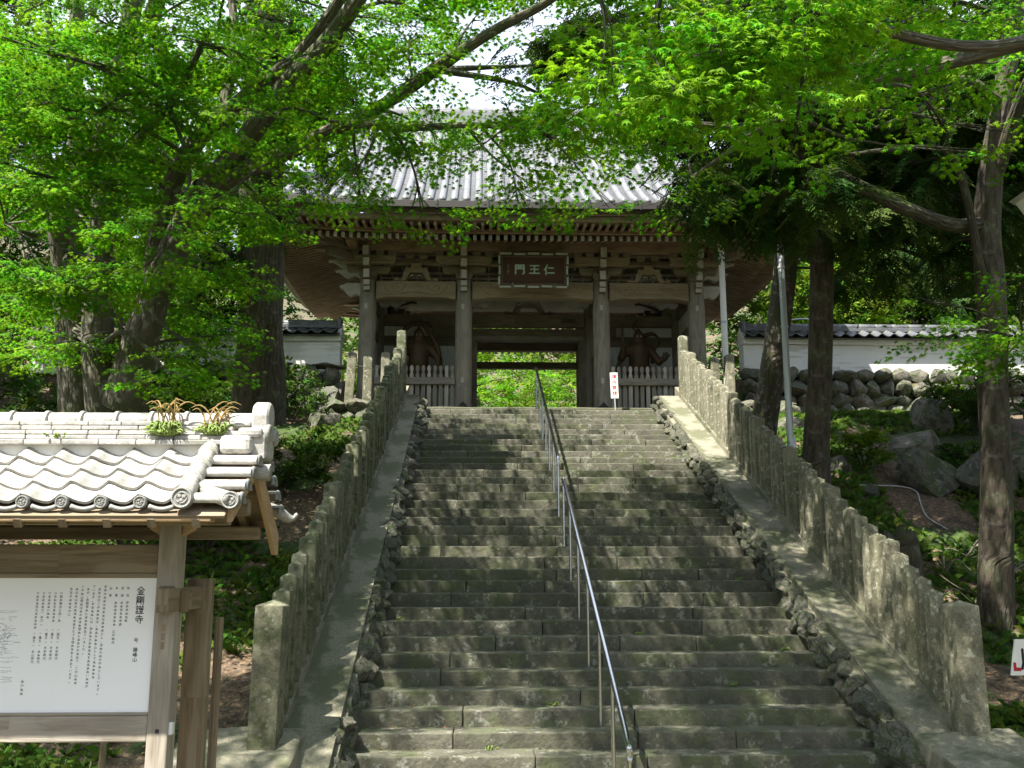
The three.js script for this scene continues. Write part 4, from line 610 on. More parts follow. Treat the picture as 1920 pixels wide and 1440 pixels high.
// ---------------------------------------------------------------- notice board with tiled roof
const NB = thing('notice_board', 'roofed wooden notice board with white information panel and grey tiles', 'notice board', [-4.3, -.1, 3.3]);
{
  const G = NB, r = rng(71), bx = (n, w, h, d, x, y, z, m = M.notice, bev = .008) => part(G, n, box(w, h, d, x, y, z, bev), m);
  const PXR = -3.29, PXL = -5.75;
  for (const x of [PXR, PXL]) {
    bx('post', .13, 2.2, .16, x, .94, 3.22, M.noticeGrey); bx('rear_post', .155, 1.85, .15, x + .03, .73, 2.62, M.notice);
    const tb = bx('tie_bar', .075, .15, .95, x + .03, 1.53, 2.98, M.notice); void tb;
    bx('wedge', .085, .16, .07, x + .015, 1.535, 3.335, M.notice); bx('side_wedge', .05, .14, .05, x + .09, 1.52, 3.2, M.notice);
    for (const s of [-1, 1]) { const pts = [[0, 0], [0, .16], [.16, .16], [.16, .13], [.12, .12], [.12, .09], [.08, .08], [.07, .04]]; const g = extrude(pts, .09, .006); if (s < 0) flipX(g); g.translate(x + s * .066, 1.93, 3.22); part(G, 'carved_bracket', boxUV(g, 0), M.noticeNew); }
  }
  const cw = PXR - PXL - .13, cx = (PXR + PXL) / 2;
  bx('top_rail', cw, .18, .09, cx, 1.785, 3.24); bx('board_frame', cw, .03, .05, cx, 1.68, 3.265);
  bx('bottom_rail', cw, .155, .09, cx, .752, 3.25, M.noticeGrey);
  bx('board_frame', cw, .018, .06, cx, .84, 3.262, M.noticeGrey);
  // panel: lettering printed on white
  const tw = 2048, th = 1480, W = cw - .01, H = .815; const S = tw / W;
  const t = canvasTex(tw, th, (c, w, h) => {
    const q = rng(3); c.fillStyle = '#fbfbfd'; c.fillRect(0, 0, w, h); const sy = h / H;
    const X = (m) => w - m * S, Y = (m) => m * sy; c.save();
    c.strokeStyle = '#26242c'; const put = (text, xm, ym, s, gap, lw) => column(c, text, X(xm) - s / 2 * S, Y(ym), s * S, gap, lw);
    c.scale(1, sy / S); const Y2 = (m) => m * S; const put2 = (text, xm, ym, s, gap, lw) => { let yy = Y2(ym); for (const ch of text) { drawKanji(c, ch, X(xm) - s / 2 * S, yy, s * S, lw); yy += s * S * gap; } };
    void put; put2('金剛證寺', .095, .055, .05, 1.16, 5); put2('号 勝峰山', .105, .37, .026, 1.12, 2.6);
    c.strokeStyle = '#3a3844';
    put2('所 在 伊勢市朝熊町', .175, .055, .0165, 1.35, 1.7); put2('宗 派 臨済宗南禅寺派', .21, .055, .0165, 1.35, 1.7); put2('本 尊 虚空蔵菩薩坐像 江戸時代', .247, .055, .0165, 1.35, 1.7); put2('沿 革', .284, .055, .0165, 1.35, 1.7);
    const L = ['本寺の草創は寺伝では欽明朝とし、弘法大師の中興としています。', '朝熊山はこの近傍では、古くから霊山としてあがめられ', 'ています。平安末期には、伊勢両大神宮祠官を含む幅広い階層か', 'らの、埋経信仰にささえられていました。', 'この霊山信仰はその後祖霊信仰と深くかかわって、この山麓地', '方は当山奥の院で卒塔婆をたてる信仰習俗となっています。', '寺宝の主なものに'];
    L.forEach((s, i) => put2(s, .318 + i * .0355, i % 2 || i > 5 ? .06 : .045, .0172, i > 1 && i < 6 ? 1.26 : 1.3, 1.6));
    const M2 = ['○経ヶ峰出土品一括  (国宝) 平安時代', '○木造雨宝童子立像  (重文) 平安時代', '○瑞花双鸞八稜鏡   (重文) 平安時代', '○源義朝佩刀(古刀)  (重文) 鎌倉時代', '○紙本着色九鬼嘉隆画像 (重文) 桃山時代'];
    M2.forEach((s, i) => put2(s, .59 + i * .0365, .085, .0172, 1.22, 1.5)); put2('ほか多数', .785, .62, .02, 1.2, 1.6);
    // ink drawing of the mountain temple
    c.strokeStyle = 'rgba(50,52,90,.55)'; c.lineWidth = 1.4; const bx0 = X(1.75), bx1 = X(.86);
    for (let i = 0; i < 130; i++) { const y = Y2(.14 + .55 * q()), x0 = mixf(bx0, bx1, q()), l = 20 + 150 * q(); c.beginPath(); c.moveTo(x0, y); c.quadraticCurveTo(x0 + l / 2, y + (q() - .5) * 16, Math.min(bx1, x0 + l), y + (q() - .5) * 8); c.stroke(); }
    for (let i = 0; i < 420; i++) { const cxm = .93 + .5 * Math.floor(q() * 3) / 2, x = X(cxm + .1 * (q() - .5)), y = Y2(.36 + .13 * (q() + q() - 1)), a = q() * 3, l = 6 + 16 * q(); c.beginPath(); c.moveTo(x, y); c.lineTo(x + l * Math.cos(a), y + l * Math.sin(a) * .7); c.stroke(); }
    c.restore();
  });
  const pg = new THREE.BoxGeometry(W, H, .012); const uvp = pg.attributes.uv; const pos = pg.attributes.position; for (let i = 0; i < pos.count; i++) { if (Math.abs(pg.attributes.normal.getZ(i)) < .5) uvp.setXY(i, .001, .001); }
  pg.translate(cx, 1.257, 3.268); part(G, 'information_panel', pg, mat({ map: t, roughness: .55 }));
  bx('label_plate', .03, .075, .05, PXR + .072, .75, 3.26, M.whitePaint); bx('number_tag', .022, .022, .004, PXR + .0, .74, 3.302, M.black, 0);
  for (let k = 0; k < 3; k++) bx('faded_label', .02, .045, .003, PXR + .0, 1.36 - k * .055, 3.3015, M.notice, 0);
  // roof frame
  const roofY = (z) => 2.06 + (z > 3.26 ? (3.9 - z) : (z - 2.62)) * .66;
  const x0 = -6.3, x1 = -2.74, slope = Math.atan(.66);
  bx('purlin', x1 - x0 - .1, .11, .09, (x0 + x1) / 2 - .02, 2.115, 3.22); bx('eave_purlin', x1 - x0 - .12, .075, .07, (x0 + x1) / 2 - .03, 2.02, 3.62); bx('eave_purlin', x1 - x0 - .12, .09, .07, (x0 + x1) / 2 - .03, 1.965, 2.78);
  for (const s of [1, -1]) {
    const zc = 3.26 + s * .33; const g = box(x1 - x0 - .06, .022, .78, 0, 0, 0, .004); g.rotateX(s * slope); g.translate((x0 + x1) / 2 - .02, roofY(zc) - .035, zc); part(G, 'sheathing', g, M.notice);
    const eb = bx('eave_board', x1 - x0 - .14, .03, .1, (x0 + x1) / 2 - .06, 2.005 + (s < 0 ? -.02 : 0), 3.26 + s * .6, M.noticeNew); void eb;
    for (let i = 0; i < 14; i++) { const x = x1 - .22 - i * .255; const q = box(.05, .06, .74, 0, 0, 0, .005); q.rotateX(s * slope); q.translate(x, roofY(zc) - .082, zc); part(G, 'rafter', q, M.notice); }
    const bpts = s > 0 ? [[0, .02], [.6, -.376], [.6, -.45], [0, -.12]] : [[0, .02], [.75, -.475], [.76, -.62], [.68, -.62], [-.0, -.13]]; const b = extrude(bpts, .035, .004); b.rotateY(s > 0 ? -Math.PI / 2 : Math.PI / 2); b.translate(x1 - .035, 2.44, 3.26 + s * .0); part(G, 'barge_board', boxUV(b, 2), M.noticeNew);
  }
  // pantiles, course by course
  const tw2 = .224, len = .19, tl = pantile(tw2, len, .034, .017);
  for (const s of [1, -1]) for (let k = 0; k < 4; k++) for (let i = 0; i < 14; i++) {
    const zf = .62 - k * .135; const x = -3.08 - (i + 1) * tw2 + (s > 0 ? 0 : tw2);
    const o = piece(G, 'roof_tile', tl, pick(M.tile, r), [x + U(-.003, .003, r), roofY(3.26 + s * (zf - .16)) + .03 + U(-.003, .003, r), 3.26 + s * (zf - .16)], [0, s > 0 ? 0 : Math.PI, 0]); o.rotation.order = 'YXZ'; o.rotation.x = slope - .06;
    if (k === 0 && s > 0) { // round eave end with a comma crest
      const dx = x + .022, dy = roofY(3.88) + .028, dz = 3.905; const d = part(G, 'eave_end', new THREE.CylinderGeometry(.036, .036, .03, 20).rotateX(Math.PI / 2).translate(dx, dy, dz), M.tileDisc);
      part(d, 'rim', new THREE.TorusGeometry(.032, .005, 6, 20).translate(dx, dy, dz + .016), M.tileDisc);
      const L = []; for (let q = 0; q < 3; q++) { const a = q * 2.094; L.push(new THREE.SphereGeometry(.008, 8, 6).scale(1, 1, .5).translate(dx + .01 * Math.cos(a), dy + .01 * Math.sin(a), dz + .016), new THREE.TorusGeometry(.017, .003, 5, 8, 1.6).rotateZ(a).translate(dx, dy, dz + .016)); } for (let q = 0; q < 9; q++) L.push(new THREE.SphereGeometry(.0035, 6, 4).translate(dx + .025 * Math.cos(q * .698), dy + .025 * Math.sin(q * .698), dz + .016)); part(d, 'crest', merge(L), M.tile[1]);
      part(G, 'eave_lip', (() => { const pts = []; for (let q = 0; q <= 8; q++) { const u = q / 8; pts.push([x + .07 + u * (tw2 - .075), roofY(3.88) + .005 - .018 * Math.sin(Math.PI * u), 3.9]); } return tube(pts, [.016], { seg: 10, rad: 6, caps: true }); })(), M.tileDisc);
    }
  }
  // verge: row of round tiles, then cross-laid verge tiles with a round corner end
  for (const s of [1, -1]) {
    for (let k = 0; k < 4; k++) { const za = .655 - k * .15, zb = za - .165, y = (z) => roofY(3.26 + s * z) + .075; part(G, 'round_tile', tube([[-3.035 + .0, y(za), 3.26 + s * za], [-3.035, y(zb), 3.26 + s * zb]], [.058, .05], { seg: 2, rad: 14, caps: true, uw: .4 }), pick(M.tile, r)); const c = tube([[-3.035, y(zb) + .004, 3.26 + s * (zb + .012)], [-3.035, y(zb) + .012, 3.26 + s * (zb - .012)]], [.062], { seg: 2, rad: 14, caps: true, uw: .4 }); part(G, 'tile_collar', c, M.tile[2]); }
    for (let k = 0; k < 4; k++) { const z = .58 - k * .135, y = roofY(3.26 + s * z) + .02; const g = new THREE.CylinderGeometry(.07, .07, .27, 14, 1, false, 0, Math.PI).rotateZ(Math.PI / 2).rotateX(s * slope * .9); g.scale(1, .62, 1.15); g.translate(-2.85, y + .0, 3.26 + s * z); part(G, 'verge_tile', boxUV(g), pick(M.tile, r)); part(G, 'verge_lip', new THREE.TorusGeometry(.055, .016, 6, 12, Math.PI).rotateY(Math.PI / 2).translate(-2.715, y - .02, 3.26 + s * z), M.tileDisc); }
  }
  const disc = (x, y, z, rad) => { const d = part(G, 'eave_end', new THREE.CylinderGeometry(rad, rad, .05, 24).rotateX(Math.PI / 2).translate(x, y, z), M.tileDisc); part(d, 'rim', new THREE.TorusGeometry(rad * .88, rad * .1, 6, 24).translate(x, y, z + .026), M.tile[0]); const L = []; for (let q = 0; q < 3; q++) { const a = q * 2.094 + .4; L.push(new THREE.SphereGeometry(rad * .2, 8, 6).scale(1, 1, .4).translate(x + rad * .25 * Math.cos(a), y + rad * .25 * Math.sin(a), z + .026), new THREE.TorusGeometry(rad * .5, rad * .08, 5, 10, 1.7).rotateZ(a).translate(x, y, z + .026)); } part(d, 'crest', merge(L), M.tile[0]); };
  disc(-3.035, roofY(3.26 + .655) + .075, 3.925, .062); disc(-2.76, roofY(3.26 + .62) + .04, 3.905, .052);
  part(G, 'corner_tile', tube([[-2.95, roofY(3.82) + .075, 3.80], [-2.86, roofY(3.86) + .06, 3.86], [-2.76, roofY(3.88) + .04, 3.9]], [.03, .045, .05], { seg: 6, rad: 12, caps: true, uw: .4 }), M.tile[1]);
  part(G, 'corner_tile', tube([[-2.85, roofY(2.7) + .06, 2.7], [-2.74, roofY(2.66) + .03, 2.62], [-2.66, roofY(2.62) + .01, 2.57], [-2.62, roofY(2.62) + .05, 2.56]], [.03, .045, .03, .012], { seg: 10, rad: 10, caps: true, uw: .4 }), M.tile[1]);
  // ridge: mortar bed, flat courses, round caps, end tile
  bx('ridge_bed', x1 - x0 - .1, .09, .2, (x0 + x1) / 2, 2.46, 3.26, M.plaster);
  for (let k = 0; k < 5; k++) for (let x = x1 - .06 - (k % 2) * .11; x > x0 + .1;) { const l = k === 0 ? .235 : U(.17, .24, r); bx('ridge_course_tile', l - .004, k === 0 ? .034 : .028, k === 0 ? .31 : .24 - k * .018, x - l / 2, 2.515 + (k ? .006 : 0) + k * .031, 3.26 + U(-.003, .003, r), pick(M.tile, r), .006); x -= l; }
  for (let x = x1 - .05; x > x0 + .1; x -= .225) { part(G, 'ridge_cap', tube([[x, 2.665, 3.26], [x - .225, 2.665, 3.26]], [.062], { seg: 2, rad: 14, uw: .4 }), pick(M.tile, r)); part(G, 'cap_collar', tube([[x - .2, 2.666, 3.26], [x - .228, 2.666, 3.26]], [.072], { seg: 2, rad: 14, caps: true, uw: .4 }), M.tile[2]); }
  { const L = [[-.11, -.26], [.11, -.26], [.13, -.12], [.09, -.05]]; for (let i = 0; i <= 12; i++) { const a = Math.PI * i / 12; L.push([.1 * Math.cos(a), .02 + .1 * Math.sin(a)]); } L.push([-.09, -.05], [-.13, -.12]); const g = extrude(L, .11, .014); g.rotateY(Math.PI / 2); g.translate(x1 + .0, 2.68, 3.26); part(G, 'ridge_end_tile', boxUV(g), M.tile[0]);
    for (const s of [-1, 1]) { part(G, 'end_scroll', new THREE.TorusGeometry(.042, .02, 8, 16).rotateY(Math.PI / 2).translate(x1 + .06, 2.58, 3.26 + s * .1), M.tile[1]); bx('shoulder_tile', .2, .12, .13, x1 - .13, 2.5, 3.26 + s * .13, M.tile[2], .03); bx('shoulder_tile', .16, .07, .1, x1 - .05, 2.58, 3.26 + s * .1, M.tile[0], .03); }
    part(G, 'end_round', tube([[x1 - .06, 2.33, 3.34], [x1 + .08, 2.33, 3.34]], [.055], { seg: 2, rad: 12, caps: true }), M.tile[1]); }
}
function frondPlant(name, label, x, y, z, n, s, seed, tall) {   // small ferns rooted between ridge tiles
  const r = rng(seed), L = [], L2 = []; for (let i = 0; i < n; i++) { const a = r() * 6.283, l = s * U(.5, 1, r), up = U(.2, 1, r), out = U(.35, .9, r); const b = [x + U(-.05, .05, r), y, z + U(-.03, .03, r)]; const w = .006 + .004 * r(); const dx = Math.cos(a) * out * l, dz = Math.sin(a) * out * l * .7 + .02; const P = [V(...b), V(b[0] + dx * .4, b[1] + up * l * .6, b[2] + dz * .4), V(b[0] + dx * .8, b[1] + up * l * .75, b[2] + dz * .8), V(b[0] + dx, b[1] + up * l * .45, b[2] + dz)]; L.push(tube(P, [w * .5, w, w * .9, .001], { seg: 7, rad: 4 })); }
  for (let i = 0; i < tall; i++) { const a = r() * 6.283, l = s * U(1.0, 1.7, r); const b = [x + U(-.06, .1, r), y + .03, z + U(-.03, .03, r)], dx = Math.cos(a) * .75 * l, dz = Math.sin(a) * .35 * l; L2.push(tube([V(...b), V(b[0] + dx * .35, b[1] + l * .7, b[2] + dz * .4), V(b[0] + dx * .8, b[1] + l * .95, b[2] + dz), V(b[0] + dx * 1.2, b[1] + l * .85, b[2] + dz)], [.003, .005, .005, .001], { seg: 8, rad: 4 })); }
  const t = thing(name, label, 'plant', [x, y, z]); part(t, 'fronds', merge(L), mat({ color: rgb(.17, .24, .05), roughness: .7 }), 'stuff'); if (L2.length) part(t, 'dry_fronds', merge(L2), mat({ color: rgb(.30, .20, .07), roughness: .8 }), 'stuff');
}
frondPlant('roof_fern', 'larger fern clump with brown tips growing on the notice board ridge', -3.33, 2.56, 3.38, 210, .14, 81, 14);
frondPlant('roof_fern', 'smaller fern clump beside the ridge end tile of the notice board', -3.03, 2.57, 3.36, 120, .12, 82, 14);
frondPlant('roof_sprout', 'tiny green sprout in the ridge tiles of the notice board', -4.02, 2.545, 3.40, 9, .05, 83, 0);
single('wooden_stake', 'thin weathered stake standing behind the notice board post', 'stake', tube([[-3.205, -.1, 2.3], [-3.2, 1.38, 2.3]], [.034, .03], { seg: 3, rad: 8, caps: true, rough: .08 }), M.notice, [-3.2, -.1, 2.3]);
single('wooden_stake', 'short stake in the litter under the notice panel', 'stake', tube([[-4.3, -.1, 1.4], [-4.29, .42, 1.4]], [.03, .026], { seg: 3, rad: 8, caps: true }), M.notice, [-4.3, -.1, 1.4]);

// ---------------------------------------------------------------- handrail up the middle
function handrail(z0, z1, posts, label) {
  const x = -.08, y = (z) => K * -z + .85, t = thing('handrail', label, 'handrail', [x, K * -z0, z0], 'steel handrails up the middle of the steps');
  const b0 = y(z0); part(t, 'rail', tube([[x, b0 - .12, z0 + .005], [x, b0 - .03, z0], [x, b0, z0 - .03], [x, y(z0 - .3), z0 - .3], [x, y((z0 + z1) / 2), (z0 + z1) / 2], [x, y(z1 + .1), z1 + .1], [x, y(z1), z1], [x, y(z1) - .06, z1 - .03]], [.027], { seg: 60, rad: 12, caps: true }), M.steel);
  for (const z of posts) { part(t, 'post', tube([[x, K * -z - .2, z], [x, y(z) - .01, z]], [.02], { seg: 2, rad: 10 }), M.steel); }
}
handrail(1.27, -5.02, [1.27, .25, -.72, -1.8, -2.86, -3.95, -4.99], 'lower steel handrail rising from the bottom of the steps');
handrail(-5.95, -12.2, [-5.95, -6.95, -7.95, -8.95, -9.95, -10.95, -12.1], 'upper steel handrail ending at the gate doorway');

// ---------------------------------------------------------------- poles, signs, lamp
{ const t = thing('metal_pole', 'tall white painted pole beside the right gate pillar', 'pole', [4.34, 5.2, -12.5]); part(t, 'shaft', tube([[4.34, 5.1, -12.5], [4.34, 10.4, -12.5]], [.075, .07], { seg: 4, rad: 16, caps: true }), M.whitePaint); part(t, 'cap', new THREE.SphereGeometry(.09, 12, 8).translate(4.34, 10.42, -12.5), M.galv); for (const y of [7.4, 9.0]) part(t, 'joint', new THREE.CylinderGeometry(.084, .084, .06, 16).translate(4.34, y, -12.5), M.galv); }
{ const x = 3.6, z = -5.7, t = thing('metal_pole', 'grey jointed metal pole standing behind the pale stone posts', 'pole', [x, 2.3, z]); part(t, 'shaft', tube([[x, 2.2, z], [x, 7.6, z]], [.056, .05], { seg: 4, rad: 16, caps: true }), M.galv); for (const y of [3.72, 4.25, 5.6, 6.6]) part(t, 'band', new THREE.CylinderGeometry(.062, .062, .035, 16).translate(x, y, z), M.galv); part(t, 'clamp', box(.05, .2, .06, x + .05, 3.7, z + .02, .01), M.galv); }
{ const x = 1.73, z = -12.3, y0 = 5.2, t = thing('no_smoking_sign', 'narrow white sign with four red characters beside the right inner pillar', 'sign', [x, y0, z]); t.rotation.z = .03;
  const add = (n, g, m) => { const o = shade(new THREE.Mesh(g, m)); o.name = n; t.add(o); };
  const tx = canvasTex(128, 512, (c, w, h) => { c.fillStyle = '#e8ebe6'; c.fillRect(0, 0, w, h); c.strokeStyle = '#b4121c'; [...'境内禁煙'].forEach((ch, i) => drawKanji(c, ch, 26, 34 + i * 114, 78, 11)); });
  add('stake', new THREE.CylinderGeometry(.016, .016, .5, 8).translate(0, .25, 0), M.galv); add('plate', box(.175, .6, .02, 0, .65, .0, .004), M.whitePaint); add('lettering', new THREE.PlaneGeometry(.16, .58).translate(0, .65, .0125), mat({ map: tx, roughness: .5 })); }
{ const x = 3.42, y = .98, z = 1.1, t = thing('direction_sign', 'white slanted sign with a black brushed character and red corner mark beside the big trunk', 'sign', [x, -.1, z]);
  const add = (n, g, m) => { const o = shade(new THREE.Mesh(g, m)); o.name = n; t.add(o); };
  const tx = canvasTex(512, 512, (c, w, h) => { c.fillStyle = '#e9e9e4'; c.fillRect(0, 0, w, h); c.strokeStyle = '#17131f'; drawKanji(c, '順', 128, 120, 300, 30); c.fillStyle = '#b3202a'; c.fillRect(34, 400, 88, 52); c.fillRect(34, 330, 34, 100); });
  const sh = new THREE.Shape([[-.13, .15], [.2, .15], [.2, -.15], [-.19, -.15]].map((p) => new THREE.Vector2(...p))); const pl = new THREE.ExtrudeGeometry(sh, { depth: .015, bevelEnabled: false }); pl.translate(0, 1.08, 0);
  const fg = new THREE.ShapeGeometry(sh), uv = fg.attributes.uv, p = fg.attributes.position; for (let i = 0; i < p.count; i++) uv.setXY(i, (p.getX(i) + .19) / .39, (p.getY(i) + .15) / .3); fg.translate(0, 1.08, .0175); add('plate', pl, M.whitePaint); add('lettering', fg, mat({ map: tx, roughness: .5 })); add('stake', tube([[.15, 0, -.02], [.15, 1.1, -.02]], [.02], { seg: 2, rad: 8, caps: true }), M.notice); }
{ const x = 3.36, y = 4.66, z = 2.1, t = thing('garden_lamp', 'pale lantern shaped lamp head on a pole at the picture edge beside the big trunk', 'lamp', [4.05, -.1, z]);
  part(t, 'lamp_pole', tube([[4.05, -.1, z], [4.05, 4.6, z]], [.06, .05], { seg: 4, rad: 14, caps: true }), M.galv); part(t, 'arm', tube([[4.05, 4.5, z], [3.8, 4.75, z], [x, 4.75, z]], [.025], { seg: 12, rad: 8 }), M.galv);
  const g = new THREE.CylinderGeometry(.23, .11, .24, 6, 1).translate(x, y - .02, z); part(t, 'lamp_glass', g.toNonIndexed(), mat({ color: rgb(.6, .64, .6), roughness: .3 })); part(t, 'lamp_cap', new THREE.CylinderGeometry(.12, .27, .07, 6).translate(x, y + .14, z).toNonIndexed(), M.galv); part(t, 'lamp_rim', new THREE.CylinderGeometry(.245, .245, .025, 6).translate(x, y + .095, z).toNonIndexed(), M.galv); part(t, 'lamp_base', new THREE.CylinderGeometry(.115, .06, .1, 6).translate(x, y - .19, z).toNonIndexed(), M.gutter); }
single('water_pipe', 'thin grey pipe bending down the mossy bank below the azalea bush', 'pipe', tube([[5.0, 3.12, -6.7], [5.4, 3.1, -6.55], [5.75, 3.06, -6.45], [5.86, 2.98, -6.35], [5.84, 2.8, -6.2], [5.8, 2.55, -5.9], [5.95, 2.35, -5.6], [6.1, 2.2, -5.4]], [.010], { seg: 40, rad: 7, caps: true }), M.galv, [5.4, 3.0, -6.5]);
const LIMBS = {
  A: [
    [[[-6.14,3.91,-3.65],[-5.88,4.72,-3.29],[-5.55,5.44,-2.94],[-5.18,6.06,-2.61],[-4.8,6.47,-2.21]],[0.3,0.24,0.21,0.2,0.18]],
    [[[-4.8,6.47,-2.21],[-4.26,6.77,-1.63],[-3.58,7.27,-1.0],[-3.01,7.55,-0.42],[-2.48,7.95,0.18],[-2.05,8.45,0.79]],[0.16,0.14,0.12,0.1,0.08,0.05]],
    [[[-4.85,6.39,-2.23],[-4.13,6.52,-1.67],[-3.27,6.64,-1.11],[-2.41,6.82,-0.54],[-1.74,7.01,0.02],[-1.18,7.1,0.57],[-0.67,7.16,1.0],[-0.27,7.21,1.63]],[0.12,0.1,0.085,0.075,0.066,0.055,0.04,0.025]],
    [[[-3.47,6.61,-1.23],[-2.92,6.68,-0.79],[-2.16,6.47,-0.4],[-1.34,6.32,0.01],[-0.69,6.06,0.39]],[0.07,0.06,0.045,0.03,0.02]],
    [[[-5.69,5.26,-3.08],[-5.52,6.16,-2.7],[-5.09,6.93,-2.23],[-4.31,7.41,-1.71],[-3.42,7.72,-1.02],[-2.84,8.08,-0.32]],[0.14,0.13,0.12,0.1,0.085,0.06]],
    [[[-4.35,6.79,-1.73],[-4.56,7.44,-1.92],[-4.48,8.2,-1.98],[-4.61,9.25,-1.98]],[0.08,0.07,0.06,0.04]]
  ],
  B: [
    [[[-7.33,4.06,-5.08],[-7.33,5.04,-4.7],[-7.39,5.63,-4.48]],[0.3,0.25,0.22]],
    [[[-7.39,5.56,-4.5],[-7.42,6.61,-4.0],[-7.61,7.66,-3.6],[-7.82,8.21,-3.1],[-8.03,8.68,-2.4]],[0.17,0.15,0.12,0.1,0.06]],
    [[[-7.36,5.63,-4.48],[-7.2,6.57,-4.1],[-7.1,7.7,-3.68],[-7.08,8.72,-3.28],[-6.87,9.87,-2.75]],[0.17,0.15,0.13,0.11,0.08]],
    [[[-7.42,6.76,-3.97],[-7.51,6.26,-3.45],[-7.59,6.2,-2.86]],[0.07,0.05,0.03]]
  ],
  C: [
    [[[-6.59,3.92,-4.17],[-6.63,4.84,-3.8],[-6.61,5.39,-3.59],[-6.44,6.48,-3.18],[-6.33,7.53,-2.77],[-6.02,8.54,-2.37],[-5.77,9.53,-1.97]],[0.28,0.22,0.19,0.17,0.15,0.13,0.1]],
    [[[-6.44,6.4,-3.19],[-6.59,7.11,-2.86],[-6.86,7.94,-2.4],[-6.87,8.73,-1.95]],[0.09,0.08,0.06,0.04]],
    [[[-6.38,6.93,-2.99],[-5.7,7.13,-2.22],[-5.04,7.38,-1.54],[-4.52,7.88,-0.92]],[0.07,0.06,0.05,0.03]]
  ],
  D: [
    [[[-5.41,4.41,-8.42],[-5.35,5.82,-7.95],[-5.3,7.66,-7.4],[-5.21,9.79,-6.69],[-5.11,11.94,-5.97],[-5.07,14.08,-5.36]],[0.52,0.42,0.39,0.36,0.32,0.26]]
  ],
  E: [
    [[[5.55,0.36,-3.76],[5.58,0.94,-3.65],[5.57,1.85,-3.47],[5.58,3.04,-3.25],[5.53,4.3,-3.01],[5.48,5.42,-2.8],[5.43,6.19,-2.66],[5.45,7.07,-2.39],[5.56,7.99,-2.11],[5.65,9.18,-1.78],[5.69,10.68,-1.4]],[0.34,0.24,0.215,0.2,0.19,0.187,0.175,0.15,0.13,0.11,0.08]],
    [[[5.42,6.26,-2.65],[4.91,6.18,-2.47],[4.1,6.25,-2.08],[3.27,6.41,-1.67],[2.77,6.52,-1.35],[2.29,6.62,-1.05],[1.92,6.72,-0.84],[1.33,6.61,-0.57],[0.7,6.55,-0.29],[0.08,6.48,-0.02]],[0.11,0.1,0.092,0.085,0.08,0.07,0.058,0.045,0.03,0.018]],
    [[[1.98,6.67,-0.84],[1.71,6.85,-0.61],[1.55,7.38,-0.32],[1.43,7.96,-0.01]],[0.065,0.06,0.055,0.04]],
    [[[5.51,6.86,-2.43],[5.51,7.37,-1.92],[5.53,7.78,-1.44],[5.71,8.27,-1.04]],[0.095,0.085,0.07,0.05]],
    [[[5.5,7.78,-2.15],[4.78,7.86,-1.75],[4.1,7.33,-1.57],[3.45,7.0,-1.35]],[0.07,0.06,0.04,0.02]],
    [[[5.39,5.26,-2.74],[4.65,6.93,-1.93],[3.86,6.83,-1.57],[3.09,6.64,-1.32]],[0.06,0.045,0.035,0.02]]
  ],
  F: [
    [[[4.04,2.8,-5.99],[4.05,3.47,-5.86],[4.06,4.79,-5.51],[4.05,5.93,-5.19],[4.03,6.98,-4.9],[3.97,8.78,-4.35],[3.9,10.71,-3.69]],[0.27,0.21,0.19,0.18,0.17,0.15,0.12]]
  ],
  G: [
    [[[3.56,3.65,-7.47],[3.67,4.37,-7.23],[3.79,5.61,-6.79],[3.92,6.85,-6.45],[3.98,8.31,-5.97],[4.01,10.26,-5.4],[4.03,11.9,-4.88]],[0.28,0.23,0.21,0.2,0.18,0.16,0.12]]
  ],
};
